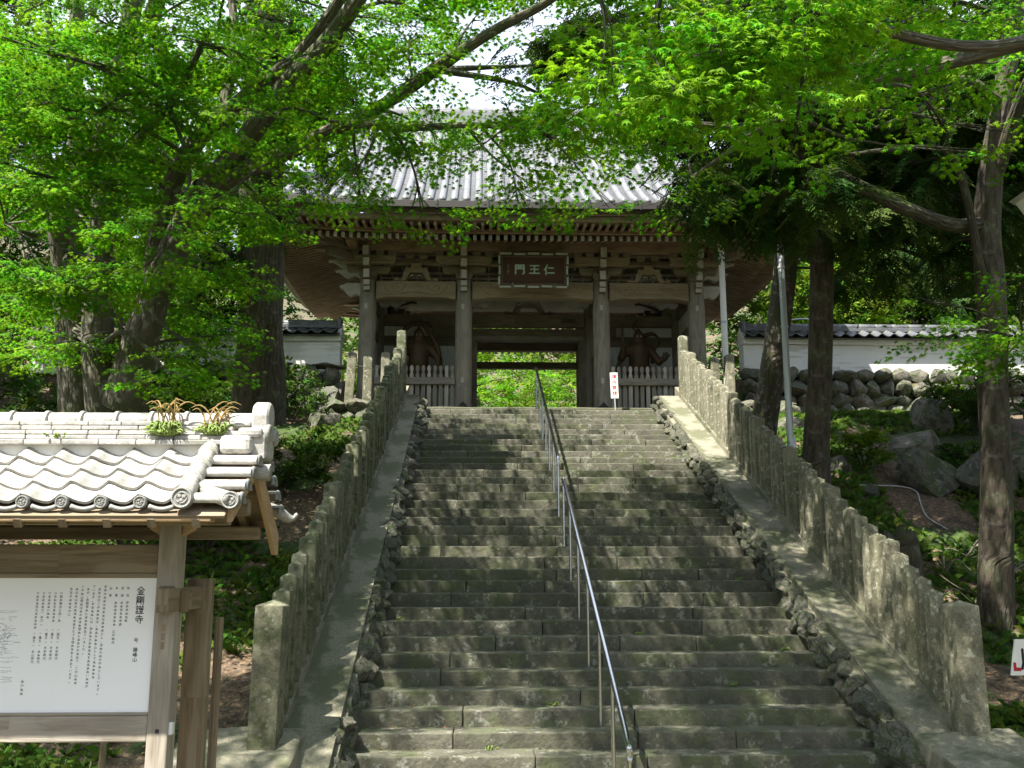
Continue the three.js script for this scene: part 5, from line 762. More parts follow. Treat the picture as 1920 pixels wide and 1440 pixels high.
const MAPLE_PADS = [
  ["A",-8.7,10.5,-5.6,0.55,0.17,0.6,49], ["A",-7.8,9.3,-3.8,0.42,0.13,0.46,41], ["A",-7.0,8.5,-1.6,0.44,0.09,0.48,49], ["A",-6.6,7.5,-0.5,0.46,0.09,0.51,56],
  ["A",-7.5,10.7,-5.2,0.5,0.09,0.55,46], ["B",-6.9,9.3,-2.8,0.41,0.13,0.45,42], ["C",-5.8,8.0,-0.9,0.46,0.09,0.51,53], ["B",-5.7,8.1,-1.1,0.31,0.09,0.34,35],
  ["A",-6.6,11.0,-6.0,0.65,0.16,0.72,57], ["B",-5.9,10.1,-4.0,0.46,0.15,0.5,44], ["C",-4.9,7.9,-0.6,0.48,0.09,0.53,57], ["C",-6.4,9.3,-3.7,0.48,0.11,0.52,47],
  ["A",-4.4,7.3,-0.1,0.45,0.09,0.5,51], ["A",-4.5,7.7,-0.8,0.46,0.09,0.5,49], ["A",-5.9,10.8,-6.4,0.65,0.12,0.71,51], ["A",-4.1,8.9,-2.4,0.35,0.13,0.38,27],
  ["A",-3.9,9.1,-2.5,0.54,0.09,0.59,41], ["A",-3.6,8.1,-1.1,0.4,0.09,0.44,33], ["A",-2.7,8.2,-1.1,0.3,0.09,0.33,24], ["A",-3.0,8.6,-2.1,0.38,0.14,0.41,29],
  ["A",-2.6,7.4,-0.3,0.3,0.11,0.33,26], ["A",-2.1,7.5,-0.2,0.32,0.09,0.35,28], ["A",-2.1,7.6,-0.3,0.32,0.09,0.35,28], ["A",-1.9,8.9,-2.4,0.36,0.13,0.4,28],
  ["A",-1.4,7.7,-0.2,0.29,0.12,0.32,16], ["H",-0.8,8.0,-0.7,0.34,0.09,0.37,15], ["H",-0.3,5.9,2.7,0.32,0.09,0.36,15], ["H",0.3,5.8,2.9,0.3,0.09,0.34,28],
  ["H",0.4,5.9,2.9,0.27,0.09,0.3,25], ["H",0.3,6.2,2.4,0.35,0.09,0.38,37], ["H",0.1,4.9,4.3,0.25,0.09,0.28,30], ["H",0.5,5.4,3.6,0.25,0.09,0.28,27],
  ["H",0.3,5.4,3.5,0.21,0.09,0.23,23], ["H",0.9,5.9,2.5,0.28,0.09,0.3,26], ["H",0.8,5.4,3.8,0.22,0.09,0.25,24], ["H",0.6,5.0,4.3,0.19,0.09,0.21,22],
  ["H",0.7,5.1,4.2,0.19,0.09,0.21,22], ["H",0.5,5.0,4.4,0.24,0.09,0.26,28], ["H",2.0,6.5,1.9,0.3,0.09,0.33,31], ["H",1.6,5.5,3.4,0.3,0.09,0.33,29],
  ["H",1.4,5.4,3.5,0.28,0.09,0.31,27], ["H",2.9,6.6,1.4,0.27,0.09,0.29,24], ["H",4.3,8.2,-0.8,0.32,0.09,0.35,24], ["H",2.8,6.4,1.6,0.23,0.09,0.25,20],
  ["H",3.9,7.3,0.5,0.3,0.09,0.33,22], ["H",4.2,7.9,-0.5,0.43,0.09,0.48,29], ["H",3.9,7.0,0.6,0.41,0.1,0.45,30], ["A",-8.4,10.2,-5.5,0.56,0.12,0.62,51],
  ["B",-7.4,8.1,-2.7,0.54,0.11,0.6,57], ["C",-9.2,9.6,-5.7,0.54,0.15,0.6,49], ["C",-6.4,7.2,-1.0,0.4,0.1,0.44,47], ["C",-7.7,9.8,-5.4,0.57,0.16,0.63,52],
  ["C",-6.4,7.9,-1.6,0.52,0.13,0.57,58], ["B",-6.0,8.0,-1.6,0.53,0.11,0.58,58], ["A",-5.6,7.2,-0.4,0.29,0.09,0.32,34], ["A",-5.4,7.7,-1.1,0.3,0.1,0.33,35],
  ["A",-6.9,10.3,-6.2,0.62,0.13,0.68,54], ["C",-5.6,8.7,-3.5,0.48,0.09,0.53,48], ["B",-6.9,9.9,-5.5,0.43,0.09,0.47,38], ["A",-5.1,9.2,-4.0,0.37,0.14,0.4,32],
  ["A",-4.9,8.1,-1.8,0.32,0.13,0.35,32], ["A",-5.2,9.2,-3.9,0.45,0.13,0.49,40], ["A",-3.4,6.8,0.4,0.4,0.09,0.44,42], ["A",-3.6,8.2,-2.3,0.44,0.11,0.48,38],
  ["A",-3.5,7.1,-0.6,0.29,0.09,0.32,28], ["A",-3.3,8.4,-2.4,0.44,0.12,0.48,30], ["A",-3.4,8.2,-2.4,0.47,0.1,0.52,32], ["A",-2.0,6.9,0.4,0.28,0.09,0.3,19],
  ["A",-2.1,6.6,0.3,0.29,0.09,0.32,21], ["A",-1.6,7.0,0.1,0.35,0.09,0.38,16], ["A",-0.2,8.4,-2.5,0.49,0.12,0.54,24], ["H",-0.6,4.6,4.2,0.22,0.09,0.24,19],
  ["H",-0.5,4.7,4.0,0.17,0.09,0.19,14], ["H",-0.5,5.3,3.3,0.3,0.09,0.33,23], ["H",-0.1,5.0,3.7,0.25,0.09,0.28,25], ["H",0.0,5.7,2.5,0.33,0.09,0.37,29],
  ["H",-0.2,4.4,4.5,0.14,0.09,0.16,16], ["H",0.6,5.6,2.9,0.32,0.09,0.35,29], ["H",0.1,4.7,4.4,0.24,0.09,0.27,26], ["H",0.5,5.0,3.9,0.16,0.09,0.18,16],
  ["H",0.8,5.2,3.4,0.21,0.09,0.23,16], ["H",0.5,4.7,4.0,0.21,0.09,0.23,18], ["H",0.8,5.1,3.6,0.18,0.09,0.19,14], ["H",2.2,5.9,2.0,0.24,0.09,0.27,18],
  ["H",1.6,5.5,2.8,0.24,0.09,0.26,15], ["H",3.0,6.1,1.3,0.3,0.09,0.33,18], ["H",2.7,6.5,1.3,0.24,0.09,0.26,14], ["H",3.2,6.0,2.0,0.22,0.09,0.24,14],
  ["H",3.8,6.9,0.4,0.3,0.09,0.33,16], ["A",-6.2,6.8,-0.6,0.42,0.09,0.47,51], ["B",-6.2,6.9,-0.7,0.42,0.1,0.46,50], ["A",-6.6,6.6,-1.0,0.38,0.09,0.42,45],
  ["C",-7.1,7.1,-1.6,0.49,0.13,0.53,55], ["A",-5.7,6.9,-1.0,0.41,0.09,0.45,48], ["B",-7.1,9.0,-5.2,0.49,0.12,0.53,45], ["C",-5.7,6.5,-0.5,0.39,0.09,0.42,46],
  ["A",-6.4,7.9,-3.1,0.51,0.1,0.56,53], ["B",-5.3,7.3,-1.7,0.48,0.11,0.53,54], ["B",-4.8,7.1,-1.1,0.3,0.09,0.33,35], ["B",-6.5,9.3,-5.9,0.65,0.12,0.72,58],
  ["C",-6.2,7.9,-3.3,0.47,0.11,0.52,48], ["A",-5.4,8.7,-5.2,0.55,0.09,0.61,51], ["A",-4.8,7.3,-2.0,0.37,0.09,0.41,40], ["A",-6.0,9.2,-5.7,0.7,0.09,0.77,63],
  ["A",-4.5,7.9,-2.9,0.55,0.12,0.61,57], ["A",-3.4,7.0,-1.5,0.34,0.09,0.37,31], ["A",-3.6,7.9,-2.8,0.46,0.1,0.51,40], ["A",-3.6,6.3,0.1,0.37,0.1,0.41,39],
  ["A",-2.5,6.6,-0.6,0.29,0.1,0.32,25], ["A",-2.7,6.5,-0.6,0.45,0.09,0.5,39], ["A",-3.0,7.2,-1.5,0.5,0.09,0.54,41], ["A",-1.9,6.3,-0.0,0.27,0.09,0.29,21],
  ["A",-1.9,7.1,-1.9,0.4,0.09,0.44,28], ["A",-1.3,6.3,-0.3,0.32,0.09,0.35,25], ["A",-1.1,6.2,0.8,0.26,0.09,0.28,21], ["A",-0.6,6.5,0.2,0.37,0.09,0.4,33],
  ["A",-0.6,6.0,0.6,0.33,0.1,0.36,31], ["A",-0.2,7.6,-2.3,0.47,0.13,0.52,37], ["A",0.1,7.2,-1.9,0.41,0.09,0.46,33], ["A",-0.2,6.3,0.6,0.27,0.09,0.29,25],
  ["A",-0.1,7.0,-1.5,0.48,0.12,0.53,39], ["A",1.3,7.2,-2.2,0.46,0.14,0.51,27], ["A",0.3,6.2,0.7,0.27,0.09,0.3,20], ["H",0.8,5.3,2.2,0.21,0.09,0.23,11],
  ["H",0.6,4.4,4.2,0.21,0.09,0.24,12], ["H",2.2,5.7,1.6,0.37,0.09,0.41,15], ["H",3.0,5.7,1.3,0.24,0.09,0.27,7], ["H",4.6,6.8,-1.0,0.37,0.09,0.41,13],
  ["B",-8.4,7.8,-5.2,0.53,0.09,0.59,50], ["C",-6.8,6.6,-1.6,0.51,0.1,0.56,58], ["B",-6.3,5.8,-0.5,0.33,0.09,0.37,40], ["A",-6.6,6.2,-1.1,0.45,0.09,0.49,52],
  ["A",-5.9,6.2,-1.5,0.37,0.11,0.41,42], ["A",-6.2,6.6,-2.0,0.4,0.11,0.44,44], ["B",-5.5,6.1,-1.1,0.34,0.09,0.38,40], ["C",-5.5,6.4,-1.0,0.27,0.1,0.3,32],
  ["B",-6.3,8.0,-5.6,0.59,0.15,0.65,54], ["B",-6.3,7.9,-4.6,0.37,0.15,0.41,35], ["B",-6.4,7.8,-4.1,0.43,0.09,0.47,42], ["B",-5.4,6.8,-2.0,0.36,0.1,0.4,40],
  ["A",-4.2,6.5,-1.1,0.37,0.09,0.41,39], ["A",-5.2,7.6,-4.8,0.63,0.14,0.69,54], ["A",-5.7,8.6,-6.5,0.59,0.16,0.65,47], ["A",-3.6,6.8,-3.1,0.4,0.09,0.44,27],
  ["A",-3.2,6.4,-0.9,0.43,0.09,0.48,32], ["A",-2.8,5.8,-0.4,0.37,0.1,0.41,21], ["A",-2.3,6.4,-1.1,0.4,0.09,0.44,17], ["A",-1.4,5.8,0.5,0.3,0.09,0.33,18],
  ["A",-0.4,6.1,-0.2,0.42,0.1,0.46,28], ["A",-0.7,6.3,-1.6,0.38,0.1,0.42,24], ["A",0.1,6.9,-2.0,0.41,0.13,0.45,21], ["A",0.4,5.7,0.7,0.37,0.09,0.41,18],
  ["H",1.3,6.5,-0.8,0.38,0.11,0.42,10], ["H",1.2,5.1,1.8,0.32,0.09,0.35,10], ["H",4.8,6.6,-1.2,0.31,0.09,0.34,8], ["B",-8.5,7.7,-5.8,0.68,0.14,0.75,62],
  ["C",-8.4,7.1,-4.8,0.5,0.09,0.55,48], ["C",-7.9,6.8,-3.7,0.45,0.11,0.5,46], ["B",-8.5,7.4,-5.2,0.42,0.1,0.46,39], ["C",-7.4,7.2,-5.2,0.62,0.1,0.68,58],
  ["B",-7.3,7.0,-4.3,0.62,0.09,0.68,60], ["A",-7.7,7.8,-6.5,0.66,0.14,0.72,58], ["C",-6.2,6.0,-1.9,0.46,0.09,0.5,51], ["C",-6.6,8.1,-6.8,0.45,0.13,0.5,39],
  ["C",-6.1,6.9,-3.6,0.59,0.11,0.65,59], ["C",-6.2,6.4,-3.6,0.37,0.09,0.4,37], ["B",-4.8,5.3,-0.5,0.44,0.09,0.49,54], ["A",-4.5,6.4,-3.0,0.4,0.11,0.44,38],
  ["A",-4.7,6.5,-3.5,0.46,0.13,0.5,42], ["A",-4.1,5.7,-0.7,0.36,0.09,0.39,39], ["A",-3.9,6.0,-2.1,0.36,0.09,0.4,18], ["A",-2.7,5.8,-1.2,0.34,0.12,0.38,18],
  ["A",-2.0,5.9,-1.4,0.41,0.09,0.45,17], ["A",-0.9,5.9,-1.1,0.46,0.12,0.51,25], ["A",0.2,5.9,-1.3,0.3,0.09,0.32,13], ["A",0.8,5.7,-0.5,0.42,0.09,0.46,14],
  ["C",-8.5,6.1,-5.2,0.61,0.13,0.67,58], ["A",-6.6,5.0,-1.6,0.39,0.09,0.43,45], ["B",-7.1,5.6,-3.2,0.36,0.09,0.4,38], ["B",-6.5,5.1,-1.3,0.32,0.09,0.35,37],
  ["C",-6.0,4.9,-1.3,0.44,0.1,0.48,52], ["B",-5.2,4.9,-0.5,0.29,0.11,0.32,36], ["C",-7.4,6.8,-6.4,0.67,0.14,0.73,59], ["A",-7.8,6.7,-6.9,0.44,0.12,0.48,38],
  ["A",-6.2,6.1,-3.9,0.39,0.14,0.43,39], ["C",-4.9,4.9,-0.7,0.29,0.11,0.32,35], ["B",-6.8,6.6,-5.9,0.67,0.15,0.74,61], ["B",-6.9,6.8,-6.8,0.52,0.11,0.57,46],
  ["A",-5.2,6.2,-5.2,0.56,0.14,0.62,43], ["A",-5.5,6.3,-5.5,0.51,0.09,0.56,39], ["A",-4.9,5.5,-2.3,0.42,0.09,0.46,37], ["H2",4.3,4.7,0.1,0.42,0.09,0.46,15],
  ["C",-9.2,5.9,-7.4,0.74,0.09,0.82,47], ["C",-6.6,4.9,-1.6,0.3,0.11,0.33,25], ["B",-8.1,5.6,-4.8,0.57,0.15,0.63,41], ["A",-7.8,6.4,-6.9,0.5,0.13,0.55,36],
  ["A",-7.3,5.3,-4.3,0.45,0.1,0.49,37], ["C",-8.5,6.1,-7.4,0.53,0.17,0.58,38], ["A",-6.9,6.5,-7.1,0.51,0.11,0.56,37], ["C",-6.5,6.0,-6.8,0.62,0.14,0.68,45],
  ["C",-6.3,5.6,-4.9,0.54,0.13,0.59,42], ["A",-5.2,5.3,-3.9,0.58,0.09,0.64,43], ["A",-5.9,5.7,-5.9,0.48,0.14,0.53,32], ["A",-5.2,5.2,-4.8,0.6,0.09,0.66,42],
  ["H2",3.5,4.6,-0.5,0.28,0.11,0.31,10], ["H2",4.5,4.5,-1.2,0.48,0.09,0.53,31], ["H2",3.9,4.0,0.4,0.38,0.09,0.41,27], ["B",-8.1,5.0,-5.0,0.54,0.11,0.59,33],
  ["C",-8.8,5.3,-6.9,0.69,0.15,0.75,39], ["A",-6.9,4.8,-3.6,0.56,0.09,0.62,38], ["B",-6.5,4.6,-3.3,0.41,0.09,0.45,28], ["C",-4.7,3.8,-0.9,0.42,0.09,0.46,33],
  ["C",-6.1,4.7,-3.9,0.46,0.09,0.5,30], ["A",-5.4,4.6,-4.5,0.51,0.09,0.56,28], ["A",-4.6,4.2,-1.5,0.35,0.09,0.38,22], ["H2",3.7,4.2,-0.7,0.27,0.11,0.29,12],
  ["H2",3.9,3.9,0.1,0.29,0.1,0.31,20], ["H2",4.4,4.0,-0.7,0.39,0.09,0.42,26],
];
const DARK_PADS = [
  ["D",-4.2,10.7,-5.6,0.53,0.29,0.53,30], ["D",-4.8,10.8,-5.9,0.73,0.4,0.73,30], ["D",-4.0,10.7,-5.8,0.65,0.36,0.65,22], ["F",-0.3,9.2,-3.4,0.62,0.34,0.62,26],
  ["E",-0.5,7.8,-0.7,0.35,0.19,0.35,26], ["E",0.1,8.0,-0.8,0.47,0.26,0.47,30], ["F",0.3,9.3,-2.9,0.45,0.25,0.45,30], ["G",1.5,9.6,-3.6,0.5,0.27,0.5,26],
  ["G",1.7,9.3,-3.3,0.42,0.23,0.42,26], ["E",1.7,8.2,-1.2,0.35,0.19,0.35,22], ["G",3.5,9.5,-2.6,0.51,0.28,0.51,22], ["F",4.3,9.8,-4.1,0.43,0.24,0.43,30],
  ["BG",5.1,10.8,-5.7,0.47,0.26,0.47,30], ["BG",6.7,11.9,-6.9,0.65,0.36,0.65,34], ["F",5.8,10.6,-5.0,0.57,0.31,0.57,34], ["BG",8.8,11.4,-7.1,0.53,0.29,0.53,38],
  ["F",7.9,11.0,-5.5,0.62,0.34,0.62,38], ["BG",7.8,11.3,-5.8,0.59,0.32,0.59,38], ["D",-5.9,10.5,-6.9,0.79,0.44,0.79,22], ["D",-4.6,10.4,-7.0,0.56,0.31,0.56,30],
  ["D",-4.5,9.9,-5.8,0.69,0.38,0.69,30], ["F",1.1,8.6,-3.0,0.58,0.32,0.58,34], ["F",1.2,8.1,-2.7,0.62,0.34,0.62,34], ["F",2.7,9.6,-5.2,0.48,0.26,0.48,34],
  ["F",2.4,9.0,-3.6,0.63,0.35,0.63,34], ["F",3.0,8.9,-3.4,0.65,0.36,0.65,34], ["E",2.6,7.2,-0.7,0.4,0.22,0.4,34], ["BG",6.0,10.1,-6.5,0.59,0.33,0.59,34],
  ["BG",5.7,10.3,-6.0,0.68,0.37,0.68,34], ["BG",7.6,10.9,-7.5,0.69,0.38,0.69,38], ["E",6.2,9.9,-5.5,0.7,0.38,0.7,38], ["BG",7.3,11.6,-7.4,0.58,0.32,0.58,38],
  ["BG",8.5,11.3,-7.4,0.59,0.33,0.59,42], ["G",6.1,8.8,-3.1,0.62,0.34,0.62,42], ["F",6.5,9.3,-4.0,0.53,0.29,0.53,42], ["F",6.3,9.0,-4.0,0.62,0.34,0.62,42],
  ["D",-4.2,9.4,-6.2,0.55,0.3,0.55,26], ["D",-4.5,9.2,-6.0,0.62,0.34,0.62,26], ["F",1.4,8.8,-4.4,0.44,0.24,0.44,30], ["F",1.6,9.2,-5.2,0.53,0.29,0.53,30],
  ["G",3.2,9.2,-4.9,0.55,0.3,0.55,42], ["G",1.9,7.7,-3.2,0.57,0.31,0.57,42], ["E",2.2,7.7,-1.9,0.45,0.25,0.45,42], ["E",2.0,6.8,-1.2,0.54,0.3,0.54,42],
  ["E",2.4,7.0,-0.8,0.4,0.22,0.4,38], ["E",2.8,7.4,-2.0,0.57,0.31,0.57,38], ["F",3.6,8.7,-4.4,0.7,0.38,0.7,38], ["BG",4.9,9.3,-6.1,0.63,0.35,0.63,42],
  ["BG",5.2,9.7,-6.2,0.62,0.34,0.62,42], ["BG",5.5,9.8,-6.3,0.48,0.26,0.48,42], ["BG",6.1,10.2,-7.6,0.67,0.37,0.67,42], ["BG",7.1,9.7,-7.4,0.59,0.33,0.59,42],
  ["F",5.2,8.5,-4.2,0.43,0.24,0.43,42], ["G",6.0,8.5,-4.3,0.43,0.23,0.43,42], ["BG",6.9,9.1,-6.2,0.48,0.27,0.48,42], ["F",7.3,9.0,-5.8,0.57,0.31,0.57,42],
  ["F",7.2,8.7,-5.0,0.57,0.31,0.57,42], ["F",7.5,8.7,-5.3,0.58,0.32,0.58,42], ["G",5.8,8.3,-3.5,0.47,0.26,0.47,42], ["D",-4.4,9.2,-7.6,0.79,0.43,0.79,22],
  ["E",1.2,6.2,-1.0,0.37,0.2,0.37,22], ["F",2.6,7.3,-4.1,0.61,0.33,0.61,34], ["G",2.6,7.8,-5.0,0.58,0.32,0.58,34], ["F",2.8,7.2,-2.6,0.51,0.28,0.51,42],
  ["E",2.5,6.0,-0.7,0.49,0.27,0.49,42], ["G",3.1,8.0,-4.3,0.6,0.33,0.6,42], ["G",2.5,6.6,-2.5,0.38,0.21,0.38,42], ["BG",5.4,8.8,-7.8,0.63,0.35,0.63,46],
  ["BG",5.5,9.1,-6.9,0.65,0.36,0.65,46], ["BG",5.5,8.8,-7.7,0.52,0.29,0.52,46], ["BG",5.2,8.8,-6.2,0.58,0.32,0.58,46], ["G",6.1,8.7,-6.0,0.7,0.39,0.7,46],
  ["F",5.5,8.3,-5.0,0.71,0.39,0.71,46], ["BG",6.9,8.8,-6.9,0.73,0.4,0.73,46], ["E",5.0,7.6,-3.8,0.59,0.32,0.59,46], ["BG",8.0,8.7,-6.8,0.77,0.42,0.77,38],
  ["BG",8.8,9.2,-7.6,0.75,0.41,0.75,38], ["F",7.6,8.6,-5.5,0.66,0.36,0.66,38], ["D",-5.4,8.2,-7.4,0.55,0.3,0.55,26], ["D",-6.1,8.2,-7.2,0.64,0.35,0.64,26],
  ["G",2.6,6.7,-3.0,0.45,0.24,0.45,30], ["F",1.7,6.6,-2.7,0.42,0.23,0.42,30], ["G",2.9,7.0,-3.6,0.65,0.36,0.65,26], ["G",4.1,7.5,-5.7,0.72,0.39,0.72,26],
  ["F",4.2,7.3,-4.8,0.45,0.25,0.45,38], ["BG",6.0,8.1,-6.8,0.66,0.36,0.66,38], ["F",4.3,6.9,-3.8,0.64,0.35,0.64,38], ["BG",5.9,8.0,-6.2,0.65,0.36,0.65,46],
  ["G",4.9,7.1,-3.7,0.59,0.33,0.59,46], ["BG",6.2,8.0,-6.6,0.56,0.31,0.56,46], ["BG",6.2,8.2,-7.1,0.68,0.38,0.68,46], ["BG",8.3,8.2,-6.7,0.62,0.34,0.62,38],
  ["G",6.5,7.2,-4.3,0.58,0.32,0.58,38], ["F",7.6,7.6,-5.6,0.64,0.35,0.64,38], ["D",-6.1,7.4,-7.5,0.61,0.34,0.61,26], ["D",-6.3,7.2,-6.9,0.69,0.38,0.69,26],
  ["BG",5.8,7.2,-7.4,0.6,0.33,0.6,26], ["BG",5.2,6.8,-6.8,0.61,0.33,0.61,26], ["E",6.6,7.2,-5.9,0.51,0.28,0.51,26], ["BG",7.5,7.4,-7.9,0.62,0.34,0.62,26],
  ["BG",8.7,7.4,-8.2,0.63,0.35,0.63,22], ["D",-6.1,6.6,-7.7,0.51,0.28,0.51,22],
];
// ---------------------------------------------------------------- foliage
function leafShape(kind) {                               // one leaf in the xz plane, stalk at the origin, tip towards +x, about 1 long
  const P = [];
  if (kind === 'maple') { const lob = [[-2.25, .42], [-1.45, .68], [-.72, .9], [0, 1], [.72, .9], [1.45, .68], [2.25, .42]]; const c = [.18, 0]; lob.forEach(([a, l], i) => { if (i) { const m = (a + lob[i - 1][0]) / 2; P.push([c[0] + .27 * Math.cos(m), c[1] + .27 * Math.sin(m), .0]); } P.push([c[0] + l * .78 * Math.cos(a), c[1] + l * .78 * Math.sin(a), -.2 * l]); }); return { c: [c[0], c[1], .04], P: [[0, 0, 0], ...P] }; }
  for (const [x, w] of [[.15, .12], [.35, .24], [.6, .22], [.85, .1]]) P.push([x, w, -.03]); const b = P.slice().reverse().map((p) => [p[0], -p[1], p[2]]); return { c: [.45, 0, .03], P: [[0, 0, 0], ...P, [1, 0, -.08], ...b] };
}
function leafInto(pos, idx, shp, m) { const b = pos.length / 3, v = V(); for (const q of [shp.c, ...shp.P]) { v.set(q[0], q[2], q[1]).applyMatrix4(m); pos.push(v.x, v.y, v.z); } const n = shp.P.length; for (let i = 0; i < n; i++) idx.push(b, b + 1 + i, b + 1 + (i + 1) % n); }
const MX = new THREE.Matrix4(), QQ = new THREE.Quaternion(), EU = new THREE.Euler();
const xf = (x, y, z, rx, ry, rz, s) => new THREE.Matrix4().compose(V(x, y, z), new THREE.Quaternion().setFromEuler(new THREE.Euler(rx, ry, rz, 'YZX')), V(s, s, s));
function geoOf(pos, idx) { const g = new THREE.BufferGeometry(); g.setAttribute('position', new THREE.Float32BufferAttribute(pos, 3)); g.setIndex(idx); g.computeVertexNormals(); return g; }
function twigInto(pos, idx, a, b, r) { const d = V(b[0] - a[0], b[1] - a[1], b[2] - a[2]).normalize(), u = V(0, 1, 0).cross(d).normalize(), w = d.clone().cross(u), s = pos.length / 3; for (const [p, k] of [[a, r], [b, r * .5]]) for (let i = 0; i < 3; i++) { const c = Math.cos(i * 2.094) * k, e = Math.sin(i * 2.094) * k; pos.push(p[0] + u.x * c + w.x * e, p[1] + u.y * c + w.y * e, p[2] + u.z * c + w.z * e); } for (let i = 0; i < 3; i++) { const j = (i + 1) % 3; idx.push(s + i, s + 3 + i, s + j, s + j, s + 3 + i, s + 3 + j); } }
function mapleSprig(seed) {                              // flat forked spray of palmate leaves
  const r = rng(seed), pos = [], idx = [], sh = leafShape('maple');
  const branch = (x, z, a, l, dep) => {
    const n = dep ? 2 : 4; let px = x, pz = z, py = dep ? -.01 : 0;
    for (let i = 0; i < n; i++) { const s = l / n, nx = px + Math.cos(a) * s, nz = pz + Math.sin(a) * s, ny = py - .006 * (i + dep) ; for (const q of [-1, 1]) { if (r() < .12) continue; leafInto(pos, idx, sh, xf(nx, ny + U(-.012, .012, r), nz, U(-.5, .5, r), -(a + q * U(.5, 1.15, r)), U(-.75, .12, r), U(.034, .068, r))); } if (!dep && i < 3) branch(nx, nz, a + (i % 2 ? 1 : -1) * U(.6, .9, r), U(.12, .18, r), 1); a += U(-.2, .2, r); px = nx; pz = nz; py = ny; }
    leafInto(pos, idx, sh, xf(px, py, pz, U(-.3, .3, r), -a, U(-.4, .1, r), U(.05, .07, r)));
  };
  branch(0, 0, 0, U(.3, .38, r), 0); return geoOf(pos, idx);
}
function coniferSprig(seed) {                            // drooping scaly frond
  const r = rng(seed), pos = [], idx = [];
  const q = (a, b, w) => { const s = pos.length / 3, dx = b[0] - a[0], dz = b[2] - a[2], l = Math.hypot(dx, dz) || 1; pos.push(a[0] - dz / l * w, a[1], a[2] + dx / l * w, a[0] + dz / l * w, a[1], a[2] - dx / l * w, (a[0] + b[0]) / 2 + dz / l * w * 1.3, (a[1] + b[1]) / 2 + .004, (a[2] + b[2]) / 2 - dx / l * w * 1.3, (a[0] + b[0]) / 2 - dz / l * w * 1.3, (a[1] + b[1]) / 2, (a[2] + b[2]) / 2 + dx / l * w * 1.3, b[0], b[1], b[2]); idx.push(s, s + 1, s + 2, s, s + 2, s + 3, s + 3, s + 2, s + 4); };
  for (let i = 1; i <= 10; i++) { const t = i / 10, x = t * .48, y = -.16 * t * t; for (const e of [-1, 1]) { const l = .2 * (1 - .55 * t) * U(.7, 1.1, r), a = e * U(.6, .95, r); const ex = x + Math.cos(a) * l, ez = Math.sin(a) * l, ey = y - l * U(.15, .5, r); q([x, y, 0], [ex, ey, ez], .006); for (let k = 1; k <= 3; k++) { const f = k / 3.6, bx = mixf(x, ex, f), by = mixf(y, ey, f), bz = ez * f; for (const h of [-1, 1]) { const a2 = a + h * .75, l2 = l * .42 * (1 - f * .4); q([bx, by, bz], [bx + Math.cos(a2) * l2, by - l2 * U(.2, .5, r), bz + Math.sin(a2) * l2], .006); } } } }
  twigInto(pos, idx, [0, 0, 0], [.48, -.16, 0], .005); return geoOf(pos, idx);
}
function broadSprig(seed) { const r = rng(seed), pos = [], idx = [], sh = leafShape('oval'); for (let i = 0; i < 20; i++) { const t = i / 20; leafInto(pos, idx, sh, xf(t * .26, U(-.03, .05, r), U(-.02, .02, r), U(-.8, .8, r), U(0, 6.28, r), U(-.5, .5, r), U(.05, .085, r))); } twigInto(pos, idx, [0, 0, 0], [.26, .02, 0], .004); return geoOf(pos, idx); }
const SPRIG = { maple: [1, 2, 3].map(mapleSprig), conifer: [4, 5].map(coniferSprig), broad: [6, 7].map(broadSprig) };
const leafMat = (r, g, b, tr) => new THREE.MeshPhysicalMaterial({ color: rgb(r, g, b), roughness: .9, specularIntensity: .12, transmission: tr, thickness: 0, side: THREE.DoubleSide });
M.leafMaple = leafMat(.185, .45, .014, .55); M.leafDark = leafMat(.06, .12, .022, .3); M.leafBroad = leafMat(.065, .14, .018, .35); M.leafMid = leafMat(.16, .30, .02, .45);
function crown(tree, kind, m, pads, seed, o = {}) {      // pads: [x, y, z, rx, ry, rz, count]
  const r = rng(seed), byGeo = SPRIG[kind].map(() => []); const droop = o.droop ?? .12, sc = o.scale || 1;
  for (const [x, y, z, rx, ry, rz, n] of pads) for (let i = 0; i < n; i++) {
    const a = r() * 6.2832, q = Math.sqrt(r()), h = (r() + r() - 1); const px = x + Math.cos(a) * q * rx, pz = z + Math.sin(a) * q * rz, py = y + h * ry * (kind === 'maple' ? 1 : Math.sqrt(1 - q * q) * 1.6) - (kind === 'maple' ? .22 * ry + .12 * q * q * rx : 0);
    const s = sc * U(.65, 1.2, r); EU.set(U(-.4, .4, r) * (o.wild || 1), (kind === 'maple' ? -a + U(-1.1, 1.1, r) : r() * 6.283), -droop + U(-.3, .3, r) * (o.wild || 1), 'YZX'); QQ.setFromEuler(EU);
    byGeo[Math.floor(r() * byGeo.length)].push([MX.clone().compose(V(px, py, pz), QQ.clone(), V(s, s, s)), U(.5, 1.2, r), U(.65, 1.5, r)]);
  }
  const off = tree.position; byGeo.forEach((L, k) => { if (!L.length) return; const im = new THREE.InstancedMesh(SPRIG[kind][k], m, L.length); const c = new THREE.Color(); L.forEach(([mm, b, w], i) => { im.setMatrixAt(i, mm); im.setColorAt(i, c.setRGB(b * w, b * (.9 + .1 * w), b)); }); im.name = 'foliage'; im.userData.kind = 'stuff'; im.position.set(-off.x, -off.y, -off.z); shade(im); tree.add(im); });
}
function sampleLimbs(L) { const S = []; for (const [pts, rad] of L) { const cv = new THREE.CatmullRomCurve3(pts.map((p) => V(...p)), false, 'centripetal'); for (let i = 2; i <= 20; i++) { const f = i / 20 * (rad.length - 1), k = Math.min(rad.length - 2, Math.floor(f)); S.push([cv.getPoint(i / 20), mixf(rad[k], rad[k + 1], f - k)]); } } return S; }
